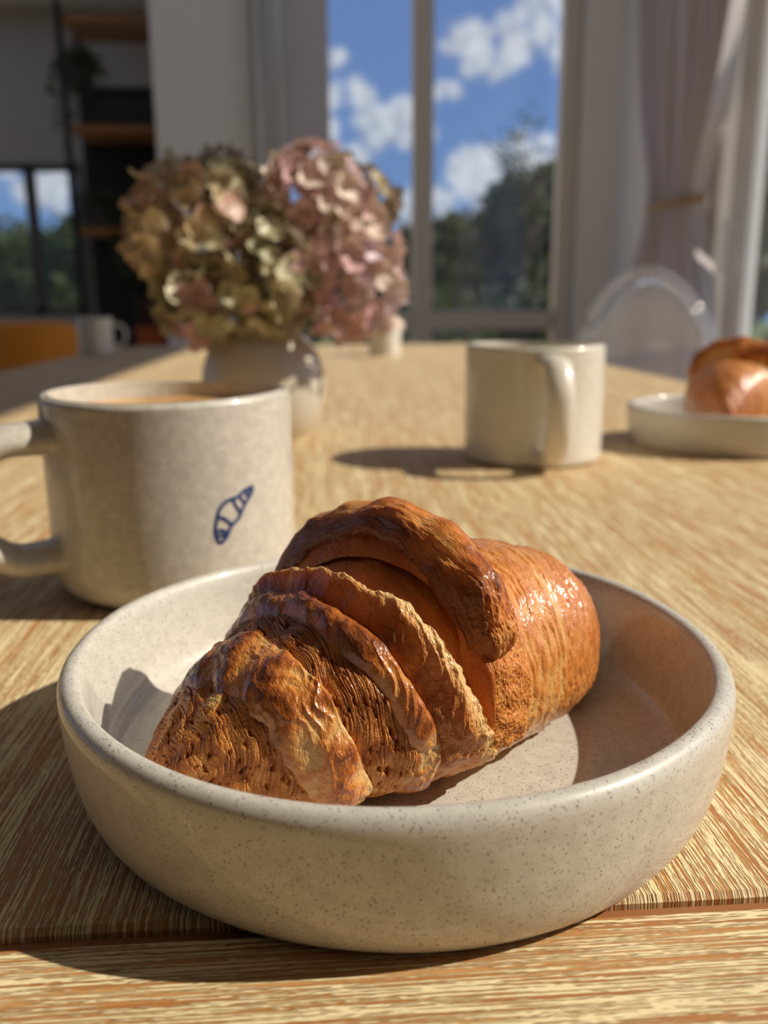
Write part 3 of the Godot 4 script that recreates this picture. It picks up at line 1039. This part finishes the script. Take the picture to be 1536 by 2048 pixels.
# fine relief by kind; sets bake (0 pale .. 1 dark)
var bake := 0.0
func relief(kind: int, s: float, q: float) -> float:
	var h := 0.0
	match kind:
		0:   # glazed, blistered skin
			var lump := na.get_noise_2d(s * 0.9, q * 0.7)
			var wr := absf(nb.get_noise_2d(s * 2.2 + lump * 0.6, q * 0.95))
			var fine := nc.get_noise_2d(s * 5.0, q * 3.5)
			h = lump * 0.11 + (0.35 - wr) * 0.065 + fine * 0.022
			bake = 0.42 + lump * 0.62 + (0.3 - wr) * 0.5 + fine * 0.25
		1:   # cut layers, thin sheets running round
			var wv := na.get_noise_2d(s * 0.5, q * 0.5) * 0.14
			var l1 := nb.get_noise_2d((s + wv) * 12.5, q * 0.3)
			var l2 := nb.get_noise_2d((s + wv) * 23.0 + 50.0, q * 0.8)
			var hole := nc.get_noise_2d((s + wv) * 4.0 + 9.0, q * 1.5)
			h = (0.42 - absf(l1)) * 0.036 + (0.3 - absf(l2)) * 0.022 + na.get_noise_2d(s * 1.6, q * 1.1) * 0.07 - maxf(hole - 0.28, 0.0) * 0.35
			bake = 0.40 + absf(l1) * 0.45 + na.get_noise_2d(s * 1.1 + 3.0, q * 0.8) * 0.35 - (0.3 - absf(l2)) * 0.5 + maxf(hole - 0.2, 0.0) * 0.8
		2:   # smooth inner fold
			h = na.get_noise_2d(s * 0.8, q * 0.5) * 0.10 + nb.get_noise_2d(s * 3.0, q * 1.3) * 0.02
			bake = 0.5 + na.get_noise_2d(s * 1.4 + 5.0, q * 0.9) * 0.4
		3:   # porous torn crumb
			var p := nc.get_noise_2d(s * 7.0, q * 7.0)
			var p2 := nb.get_noise_2d(s * 11.0, q * 9.0)
			h = p * 0.02 + p2 * 0.012 + na.get_noise_2d(s * 1.5, q * 1.5) * 0.07
			bake = 0.30 - p * 0.35 - p2 * 0.2
		4:   # far end: glossy with ribs running round
			var wv := na.get_noise_2d(s * 0.5, q * 0.5) * 0.25
			var rib := nb.get_noise_2d((s + wv) * 2.3, q * 0.18)
			var bl := nc.get_noise_2d(s * 3.0, q * 1.7)
			h = (0.35 - absf(rib)) * 0.06 + bl * 0.04
			bake = 0.45 + (0.3 - absf(rib)) * 0.5 + bl * 0.35
	return h

func tone(b: float, red := 0.0) -> Color:
	b = clampf(b, 0.0, 1.0)
	var c: Color
	var pale := Color(0.74, 0.42, 0.15)
	var gold := Color(0.68, 0.265, 0.052)
	var amber := Color(0.48, 0.135, 0.018)
	var dark := Color(0.19, 0.046, 0.010)
	if b < 0.33:
		c = pale.lerp(gold, b / 0.33)
	elif b < 0.66:
		c = gold.lerp(amber, (b - 0.33) / 0.33)
	else:
		c = amber.lerp(dark, (b - 0.66) / 0.34)
	return c.lerp(Color(0.58, 0.17, 0.04), red)

func band(nm: String, parent: Node, m: Material, nu: int, nv: int, sl: Callable, sr: Callable, raise: Callable, edges: Array, kind: int, paint: Callable) -> void:
	# one wrap of dough, rounded down at both borders: edges = [left width, left depth, right width, right depth]
	var f := func(u: float, v: float):
		var th := around(v)
		var l: float = sl.call(th)
		var r: float = sr.call(th)
		var s := lerpf(l, r, u)
		var q := deg_to_rad(th) * 2.9
		var h := relief(kind, s, q)
		var bk := bake
		var dr: float = raise.call(u, th) + h
		var el := u * (r - l)
		var er := (1.0 - u) * (r - l)
		if el < edges[0]:
			dr -= edges[1] * (1.0 - sqrt(maxf(1.0 - pow(1.0 - el / edges[0], 2.0), 0.0)))
		if er < edges[2]:
			dr -= edges[3] * (1.0 - sqrt(maxf(1.0 - pow(1.0 - er / edges[2], 2.0), 0.0)))
		bake = bk
		gp = cr(s, th, dr)
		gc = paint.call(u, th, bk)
		gu = Vector2(s / 4.0, q / 4.0)
	part(nm, grid(nu, nv, f, true), m, parent)

func make_croissant(label: String, at: Vector3, turn: float) -> Node3D:
	cr_t = lut([-0.5, 0.0, 0.7, 1.5, 3.0, 4.5, 6.0, 7.5, 9.0, 10.5, 12.0, 13.3, 14.1, 14.6], [0.8, 1.3, 2.1, 2.85, 3.9, 4.75, 5.25, 5.5, 5.4, 5.1, 4.6, 3.7, 2.8, 2.0])
	cr_a = lut([-0.5, 0.0, 0.7, 1.5, 3.0, 4.5, 6.0, 7.5, 9.0, 10.5, 12.0, 13.3, 14.1, 14.6], [0.1, 0.6, 1.25, 1.85, 2.65, 3.2, 3.55, 3.6, 3.25, 2.8, 2.25, 1.5, 0.8, 0.15])
	cr_z = lut([-0.5, 0.0, 1.5, 3.0, 6.0, 9.0, 12.0, 13.3, 14.6], [0.0, 0.0, 0.05, 0.1, 0.12, 0.05, -0.1, -0.35, -0.9])
	var c := thing("croissant", label, "croissant", at, turn)
	# what lies under the wraps
	var core := func(u: float, v: float):
		var s := lerpf(0.1, 14.2, u)
		gp = cr(s, v * 360.0 - 180.0, -1.15 * clampf(look(cr_a, s) / 2.4, 0.1, 1.0) - (0.35 if s > 4.2 and s < 7.4 else 0.0))
		gc = Color(0.5, 0.2, 0.05)
	part("dough", grid(70, 73, core, true, true), M.crumb, c)
	var zero := func(_u: float, _t: float): return 0.0
	# near tip: open layers
	band("tip_wrap", c, M.flaky, 130, 330, func(_t): return 0.10, func(t): return 1.95 + 0.011 * slant(t),
		func(u, _t): return -0.05 + 0.10 * u, [0.5, 0.4, 0.12, 0.30], 1,
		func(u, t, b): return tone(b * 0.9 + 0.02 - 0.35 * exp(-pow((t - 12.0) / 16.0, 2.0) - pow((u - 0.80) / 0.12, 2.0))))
	# glossy bulge
	band("glazed_wrap", c, M.glaze, 130, 420, func(t): return 1.70 + 0.011 * slant(t), func(t): return 3.18 + 0.0105 * slant(t),
		func(u, t): return 0.02 + 0.20 * sin(PI * pow(u, 0.85)) + 0.05 * u, [0.30, 0.36, 0.10, 0.30], 0,
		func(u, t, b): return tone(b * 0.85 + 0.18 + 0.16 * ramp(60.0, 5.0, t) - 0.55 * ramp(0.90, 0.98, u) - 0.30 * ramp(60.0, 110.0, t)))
	# recessed cut layers
	band("layered_wrap", c, M.flaky, 170, 420, func(t): return 2.95 + 0.0105 * slant(t), func(t): return ridge_s(t) - 0.26,
		func(u, t): return -0.10 + 0.16 * u, [0.12, 0.2, 0.12, 0.2], 1,
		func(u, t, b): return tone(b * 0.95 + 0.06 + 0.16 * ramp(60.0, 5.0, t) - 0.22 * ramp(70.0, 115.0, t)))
	# dark ridge
	band("ridge_wrap", c, M.glaze, 110, 420, func(t): return ridge_s(t) - 0.46, func(t): return ridge_s(t) + 0.42,
		func(u, t): return 0.05 + 0.22 * sin(PI * clampf(u, 0.0, 1.0)) * (1.0 - 0.9 * ramp(40.0, 95.0, t)), [0.34, 0.42, 0.22, 0.30], 0,
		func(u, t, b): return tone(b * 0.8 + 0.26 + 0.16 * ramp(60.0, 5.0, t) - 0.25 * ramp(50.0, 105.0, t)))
	# pale torn lip over the hollow
	var lip := func(u: float, v: float):
		var th := around(v)
		var l := ridge_s(th) + 0.22
		var r := lip_s(th)
		var q := deg_to_rad(th) * 2.9
		var open := ramp(122.0, 92.0, th) * ramp(-95.0, -55.0, th)
		var up := open * (0.55 - 0.32 * ramp(30.0, 95.0, th)) 
		var x := u / 0.72
		var s := lerpf(l, r, minf(x, 1.0))
		var h := relief(0, s, q)
		var bk := bake
		h += relief(3, s, q) * ramp(0.45, 1.0, x) * 1.2 * ramp(118.0, 88.0, th)
		bk = lerpf(bk, bake, ramp(0.35, 0.85, x))
		var dr := 0.02 + up * ramp(0.0, 0.72, x) + h - 0.10 * ramp(0.8, 1.0, x) * open
		if x < 0.25:
			dr -= 0.30 * (1.0 - sqrt(maxf(1.0 - pow(1.0 - x / 0.25, 2.0), 0.0)))
		if x > 1.0:    # round the edge and down its inner side
			var k := (x - 1.0) / 0.389
			s = r + 0.05 * sin(PI * minf(k * 3.0, 1.0)) - 0.45 * k * open
			dr -= k * 1.25
		gp = cr(s, th, dr)
		gc = tone(bk * 0.6 + 0.45 - 0.45 * ramp(0.40, 0.95, x) - 0.12 * ramp(60.0, 100.0, th)).lerp(Color(0.80, 0.54, 0.25), 0.75 * ramp(0.55, 0.98, x) * ramp(112.0, 70.0, th))
		gu = Vector2(s / 4.0, q / 4.0)
	part("torn_lip", grid(150, 460, lip, true), M.lip, c)
	# two smooth folds inside the hollow
	for k in 2:
		var fold := func(u: float, v: float):
			var th := lerpf(-110.0, 122.0, v)
			var open := ramp(120.0, 88.0, th) * ramp(-105.0, -55.0, th)
			var r := minf(6.95 + hood_s(th), 7.35) - 0.15
			var l := lip_s(th) - 0.3
			var a := lerpf(l, r, (0.74 if k == 0 else -0.02) + 0.06 * sin(th * 0.06))
			var b := lerpf(l, r, 1.06 if k == 0 else 0.88)
			var s := lerpf(a, b, u)
			var q := deg_to_rad(th) * 2.9
			var h := relief(2, s + k * 7.0, q)
			var rise := ramp(62.0, 10.0, th)
			var base := 0.02 + 0.62 * rise if k == 0 else -0.42 + 0.42 * rise
			var dr := lerpf(-0.25, base, open) + h + open * 0.22 * sin(PI * u)
			dr -= (1.0 - u) * (0.55 if k == 0 else 0.9) * open
			gp = cr(s, th, dr)
			gc = Color(0.60, 0.17, 0.022).lerp(Color(0.40, 0.09, 0.010), clampf(bake, 0.0, 1.0))
			gu = Vector2(s / 4.0, q / 4.0)
		part("inner_fold", grid(50, 200, fold, true), M.fold, c)
	# hood: a thick fold arching over the hollow, closed round at its lower end
	var prof := smooth_path([Vector2(1.55, -0.55), Vector2(1.42, -0.12), Vector2(1.22, 0.34), Vector2(0.95, 0.82), Vector2(0.62, 1.16), Vector2(0.24, 1.34), Vector2(-0.10, 1.28), Vector2(-0.32, 1.06), Vector2(-0.44, 0.80), Vector2(-0.40, 0.60), Vector2(-0.18, 0.44), Vector2(0.20, 0.20), Vector2(0.7, -0.30)], 14)
	var hood := func(u: float, v: float):
		var th := lerpf(-112.0, 68.0, v)
		var p: Vector2 = prof[roundi(u * (prof.size() - 1))]
		var end := sqrt(clampf(1.0 - pow(clampf((th - 48.0) / 19.5, 0.0, 1.0), 2.4), 0.0, 1.0)) * ramp(-112.0, -58.0, th)
		var big := (1.0 - 0.48 * ramp(0.0, 66.0, th)) * end
		var s := 6.72 + hood_s(th) + p.x * (1.0 - 0.30 * ramp(0.0, 64.0, th)) * lerpf(0.35, 1.0, end)
		var q := deg_to_rad(th) * 2.9
		var h := 0.0
		var outer := ramp(0.70, 0.52, u)
		h = relief(0, u * 3.4 + 3.0, q * 1.0) * (0.4 + 0.6 * outer) + na.get_noise_2d(u * 3.0 + 20.0, q * 1.3) * 0.10
		var bk := bake
		if u > 0.5:
			h += relief(1, u * 4.0 + 4.0, q * 0.8) * 0.6
			bk = lerpf(bk, bake * 0.4 + 0.55, ramp(0.5, 0.7, u))
		if th > 40.0:
			h += relief(3, u * 3.0, q) * ramp(30.0, 62.0, th) * 2.2
			bk = lerpf(bk, bake + 0.30, 0.5 * ramp(40.0, 68.0, th))
		var dr := (p.y * big if p.y > 0.0 else p.y) + h * (0.3 + 0.7 * end) - (1.0 - end) * 0.3
		var hang := ramp(0.52, 0.70, u) * ramp(5.0, 45.0, th) * end
		dr -= 0.42 * hang
		s -= 0.20 * hang * ramp(1.0, 0.75, u)
		gp = cr(s, th, dr)
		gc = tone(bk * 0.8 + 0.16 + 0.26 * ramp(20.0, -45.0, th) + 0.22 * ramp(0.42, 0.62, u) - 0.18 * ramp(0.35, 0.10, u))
		gu = Vector2(u * 1.3, q / 4.0)
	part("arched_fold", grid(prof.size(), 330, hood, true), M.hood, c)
	# far half
	band("end_wrap", c, M.glaze, 170, 420, func(t): return 7.02 + 0.3 * ramp(60.0, -20.0, t), func(t): return 10.95 - 0.007 * slant(t),
		func(u, t): return -0.02 - 0.25 * ramp(60.0, 20.0, t) * ramp(0.7, 0.3, u) + 0.06 * ramp(0.5, 1.0, u), [0.22, 1.0, 0.20, 0.16], 4,
		func(u, t, b): return tone(b * 0.75 + 0.02 - 0.20 * ramp(70.0, 110.0, t) - 0.12 * ramp(0.35, 0.1, u)))
	band("end_wrap", c, M.glaze, 110, 360, func(t): return 10.80 - 0.007 * slant(t), func(t): return 12.75 - 0.006 * slant(t),
		func(u, t): return -0.04 + 0.06 * sin(PI * u), [0.12, 0.12, 0.20, 0.16], 4,
		func(u, t, b): return tone(b * 0.75 + 0.08 - 0.18 * ramp(80.0, 115.0, t), 0.25))
	band("end_wrap", c, M.glaze, 110, 300, func(t): return 12.60 - 0.006 * slant(t), func(_t): return 14.62,
		func(u, t): return -0.06 + 0.04 * sin(PI * u), [0.12, 0.12, 0.5, 0.35], 4,
		func(u, t, b): return tone(b * 0.75 + 0.14 - 0.15 * ramp(80.0, 115.0, t), 0.35))
	# porous patch of torn crumb below the hood's end
	var patch := func(u: float, v: float):
		var th := lerpf(60.0, 120.0, v)
		var s := lerpf(7.06, 8.75 - 0.006 * absf(th - 90.0), u)
		var q := deg_to_rad(th) * 2.9
		var h := relief(3, s, q)
		var e := minf(minf(u, 1.0 - u) * 5.0, minf(v, 1.0 - v) * 6.0)
		var dr := 0.10 + h - 0.35 * (1.0 - sqrt(maxf(1.0 - pow(1.0 - minf(e, 1.0), 2.0), 0.0)))
		gp = cr(s, th, dr)
		gc = tone(bake + 0.22 - 0.1 * v)
		gu = Vector2(s / 4.0, q / 4.0)
	part("torn_crumb", grid(110, 190, patch, true), M.crumb, c)
	return c

func build_croissants() -> void:
	M.lip = M.flaky.duplicate()
	M.lip.subsurf_scatter_strength = 0.10
	M.fold = M.crumb.duplicate()
	M.fold.roughness = 1.2
	M.fold.subsurf_scatter_strength = 0.25
	var c := make_croissant("large glazed croissant with an open hollow under its arched fold, on the foreground plate", Vector3(0.0204, TOP + 0.0073, -0.2131), 27.7)
	var d: Node3D = c.duplicate()
	d.name = numbered("croissant")
	add_child(d)
	d.position = Vector3(0.362, TOP + 0.0075, -0.737)
	d.rotation_degrees.y = -130.0
	d.scale = Vector3(0.97, 1.26, 1.12)
	d.set_meta("label", "golden croissant on the plate at the right edge, cut off by the frame")

# ---------------------------------------------------------------- hydrangeas
func floret(sd: int) -> ArrayMesh:
	# four broad cupped sepals, a little crumpled
	var r := RandomNumberGenerator.new()
	r.seed = sd
	var st := SurfaceTool.new()
	st.begin(Mesh.PRIMITIVE_TRIANGLES)
	for k in 4:
		var cup := r.randf_range(0.15, 0.55)
		var curl := r.randf_range(-0.5, 0.35)
		var ph := r.randf() * 10.0
		var f := func(u: float, v: float):
			var a := (v - 0.5) * 2.0
			var w := pow(sin(PI * clampf(u * 0.86 + 0.06, 0.0, 1.0)), 0.75) * 0.56
			var x := a * w
			var y := cup * u * u + curl * u * u * u * 0.6 + a * a * 0.14 * u + na.get_noise_2d(u * 2.0 + ph, a * 1.4) * 0.13 * u
			gp = Vector3(x, y, 0.04 + u)
		var s := r.randf_range(0.85, 1.15)
		st.append_from(grid(7, 7, f, true), 0, Transform3D(Basis.from_euler(Vector3(0, TAU * k / 4.0 + r.randf_range(-0.15, 0.15), 0)).scaled(Vector3(s, s, s)), Vector3(0, 0.01 * k, 0)))
	return st.commit()

func petal(c: Color) -> StandardMaterial3D:
	var m := mat(c, 0.45)
	m.cull_mode = BaseMaterial3D.CULL_DISABLED
	m.backlight_enabled = true
	m.backlight = Color(0.55, 0.5, 0.45)
	return m

func build_flowers() -> void:
	var kinds := []
	for k in 6:
		kinds.append(floret(100 + k))
	var tan := [petal(lin(0.66, 0.49, 0.27)), petal(lin(0.54, 0.44, 0.25)), petal(lin(0.72, 0.60, 0.40)), petal(lin(0.42, 0.38, 0.22)), petal(lin(0.58, 0.36, 0.28))]
	var green := [petal(lin(0.38, 0.36, 0.19)), petal(lin(0.52, 0.47, 0.27)), petal(lin(0.66, 0.61, 0.42)), petal(lin(0.55, 0.32, 0.33)), petal(lin(0.30, 0.26, 0.14))]
	var pink := [petal(lin(0.74, 0.50, 0.48)), petal(lin(0.66, 0.40, 0.40)), petal(lin(0.78, 0.64, 0.54)), petal(lin(0.58, 0.33, 0.32)), petal(lin(0.68, 0.54, 0.60))]
	var brown := [petal(lin(0.16, 0.12, 0.06)), petal(lin(0.22, 0.15, 0.08)), petal(lin(0.28, 0.22, 0.10))]
	var vase := Vector3(-0.0549, TOP, -0.8208)
	# centre relative to the vase's foot, radii, florets, colours, words
	var heads := [
		[Vector3(-0.055, 0.190, 0.012), Vector3(0.056, 0.052, 0.054), 124, tan, "large tan and straw-coloured dried hydrangea head on the left of the vase", 1],
		[Vector3(-0.044, 0.128, 0.026), Vector3(0.042, 0.034, 0.042), 78, green, "dusky green and pink hydrangea head hanging low at the left of the vase", 2],
		[Vector3(0.012, 0.148, 0.034), Vector3(0.038, 0.050, 0.040), 92, green, "greenish hydrangea head in the middle of the bunch", 3],
		[Vector3(0.052, 0.208, 0.006), Vector3(0.042, 0.046, 0.044), 102, pink, "upper pink hydrangea head, tallest at the right of the bunch", 4],
		[Vector3(0.082, 0.148, 0.018), Vector3(0.045, 0.052, 0.045), 102, pink, "lower pink hydrangea head at the right of the bunch", 5],
		[Vector3(0.088, 0.214, -0.060), Vector3(0.036, 0.038, 0.036), 50, brown, "dark brown hydrangea head at the back of the bunch", 6],
		[Vector3(-0.030, 0.228, -0.045), Vector3(0.034, 0.030, 0.034), 40, brown, "small dark green hydrangea head rising at the back left", 7]]
	for h in heads:
		var c: Vector3 = h[0]
		var rad: Vector3 = h[1]
		var r := RandomNumberGenerator.new()
		r.seed = 900 + h[5]
		var t := thing("hydrangea", h[4], "flower", vase + Vector3(0, 0.04, 0), 0, "dried hydrangeas in the round vase")
		c.y -= 0.04
		var foot := Vector3(r.randf_range(-0.006, 0.006), 0.0, r.randf_range(-0.006, 0.006))
		part("stem", tube(smooth_path([foot, Vector3(foot.x, 0.075, foot.z), c * 0.5 + Vector3(0, 0.05, 0), c], 6), func(_u): return 0.0022, 8), M.flower_stem, t)
		var n: int = h[2]
		var cols: Array = h[3]
		for k in n:
			# spread over an egg-shaped head
			var y := 1.0 - 2.0 * (k + 0.5) / n
			var a := k * 2.39996 + r.randf_range(-0.3, 0.3)
			var q := sqrt(1.0 - y * y)
			var dir := Vector3(cos(a) * q, y, sin(a) * q)
			var p := c + dir * rad * r.randf_range(0.84, 1.10)
			var nrm := (dir + Vector3(r.randfn(), r.randfn(), r.randfn()) * 0.38).normalized()
			var x := nrm.cross(Vector3(r.randfn(), r.randfn(), r.randfn())).normalized()
			var z := x.cross(nrm)
			var s := r.randf_range(0.0088, 0.0150)
			var o := part("floret", kinds[r.randi_range(0, 5)], cols[mini(int(pow(r.randf(), 1.2) * cols.size()), cols.size() - 1)], t)
			o.transform = Transform3D(Basis(x, nrm, z) * s, p)

# ---------------------------------------------------------------- garden
func leaf_mesh() -> ArrayMesh:
	if M.has("leaf_mesh"):
		return M.leaf_mesh
	var f := func(u: float, v: float):
		var w := sin(PI * pow(u, 0.8)) * 0.32
		gp = Vector3((v - 0.5) * 2.0 * w, absf(v - 0.5) * w * 0.6 - 0.25 * u * u, u - 0.1)
	M.leaf_mesh = grid(6, 3, f, false)
	return M.leaf_mesh

func tree(nm: String, label: String, at: Vector3, height: float, width: float, leaves: int, sd: int, m: Material, low := 0.15, airy := 0.0) -> void:
	var t := thing(nm, label, "tree" if low > 0.1 else "shrub", at)
	var r := RandomNumberGenerator.new()
	r.seed = sd
	part("trunk", tube(smooth_path([Vector3(0, 0, 0), Vector3(0.03, height * 0.3, 0.02), Vector3(-0.02, height * 0.75, 0)], 5), func(u): return width * 0.04 * (1.2 - u), 10), M.bark, t)
	var blobs := []
	for k in 16:
		var y := lerpf(low, 0.86, pow(r.randf(), 0.9)) * height
		var prof := sin(PI * clampf(y / height * 0.86 + 0.12, 0.0, 1.0))
		var a := r.randf() * TAU
		var d := width * 0.34 * sqrt(r.randf()) * prof
		blobs.append([Vector3(cos(a) * d, y, sin(a) * d), width * r.randf_range(0.16, 0.28) * (0.5 + 0.5 * prof)])
	if airy > 0.0:
		var st := SurfaceTool.new()
		st.begin(Mesh.PRIMITIVE_TRIANGLES)
		for k in 40:
			var a := r.randf() * TAU
			var e := r.randf_range(0.5, 1.35)
			var d := Vector3(cos(a) * cos(e), sin(e), sin(a) * cos(e))
			var p0 := Vector3(0, height * r.randf_range(0.3, 0.7), 0)
			var l := width * r.randf_range(0.35, 0.7)
			st.append_from(tube(smooth_path([p0, p0 + d * l * 0.5 + Vector3(0, 0.05, 0), p0 + d * l], 4), func(u): return 0.034 * (1.1 - u), 5), 0, Transform3D())
		part("branches", st.commit(), M.bark, t)
	var mm := MultiMesh.new()
	mm.transform_format = MultiMesh.TRANSFORM_3D
	mm.mesh = leaf_mesh()
	mm.instance_count = leaves
	for k in leaves:
		var b: Array = blobs[r.randi_range(0, 15)]
		var dir := Vector3(r.randfn(), r.randfn(), r.randfn()).normalized()
		var p: Vector3 = b[0] + dir * b[1] * pow(r.randf(), 0.35)
		p.y = maxf(p.y, 0.05)
		var bs := Basis.from_euler(Vector3(r.randf() * TAU, r.randf() * TAU, r.randf() * TAU)).scaled(Vector3.ONE * width * r.randf_range(0.045, 0.085) * (1.0 - airy * 0.4))
		mm.set_instance_transform(k, Transform3D(bs, p))
	var mi := MultiMeshInstance3D.new()
	mi.name = "foliage"
	mi.multimesh = mm
	mi.material_override = m
	mi.set_meta("kind", "stuff")
	t.add_child(mi, true)

func build_garden() -> void:
	struct("trim_terrace", box(Vector3(5.2, 0.12, 5.0), 0.01), M.paving, Vector3(4.3, -0.2, -3.4))
	struct("trim_lawn", box(Vector3(90, 0.2, 90), 0.01), M.lawn, Vector3(0, -0.35, 0))
	# beyond the garden window
	tree("garden_tree", "broad dark tree outside, rising at the right of the tall window pane", Vector3(4.5, -0.25, -19.5), 3.95, 3.6, 4200, 1, M.leaf_dark)
	tree("garden_tree", "thin bare-branched tree showing above the dark tree in the window", Vector3(4.0, -0.25, -17.5), 5.2, 2.0, 700, 2, M.leaf_grey, 0.4, 1.0)
	tree("garden_tree", "lower rounded dark tree outside, left part of the tall window pane", Vector3(2.75, -0.25, -19.0), 2.9, 3.2, 3600, 3, M.leaf_dark)
	tree("garden_tree", "dark tree outside, behind the right edge of the garden window", Vector3(5.7, -0.25, -21.0), 4.4, 4.4, 4200, 4, M.leaf_dark)
	tree("garden_tree", "distant tree outside, showing just left of the thick window post", Vector3(1.2, -0.25, -22.0), 2.9, 3.4, 3400, 5, M.leaf_mid)
	tree("garden_tree", "distant tree outside, seen low behind the flowers", Vector3(-1.3, -0.25, -23.0), 3.0, 3.8, 3000, 6, M.leaf_mid)
	tree("hedge_shrub", "dark clipped shrub below the panes of the garden window", Vector3(1.4, -0.25, -13.0), 1.05, 3.0, 3000, 7, M.leaf_dark, 0.05)
	tree("hedge_shrub", "dark clipped shrub at the right foot of the garden window", Vector3(3.6, -0.25, -13.4), 1.1, 3.0, 3000, 8, M.leaf_dark, 0.05)
	# beyond the far window on the left
	tree("garden_tree", "bushy green tree outside the left pane of the far window", Vector3(-5.9, -0.25, -17.0), 2.3, 2.9, 3400, 9, M.leaf_mid)
	tree("garden_tree", "bushy green tree outside the right pane of the far window", Vector3(-4.1, -0.25, -16.0), 2.55, 2.7, 3400, 10, M.leaf_mid)
	tree("garden_tree", "tall dark tree farther off outside the far window", Vector3(-6.6, -0.25, -20.5), 2.8, 3.6, 3400, 11, M.leaf_dark)
	# beyond the glass doors
	tree("garden_tree", "tall dark green tree outside the glass doors on the right", Vector3(4.35, -0.25, -7.2), 3.5, 2.8, 5200, 12, M.leaf_mid, 0.12)
	tree("garden_tree", "dark green bush outside the glass doors, nearer than the tall tree", Vector3(5.0, -0.25, -5.6), 2.6, 2.6, 4200, 13, M.leaf_mid, 0.12)

func _ready() -> void:
	na = noise(1)
	nb = noise(2)
	nc = noise(3, 1.0, 3)
	nd = noise(4)
	nd.noise_type = FastNoiseLite.TYPE_CELLULAR
	rng.seed = 7
	setup_view()
	make_materials()
	build_room()
	build_garden()
	build_table()
	build_crockery()
	build_croissants()
	build_flowers()
	build_furniture()
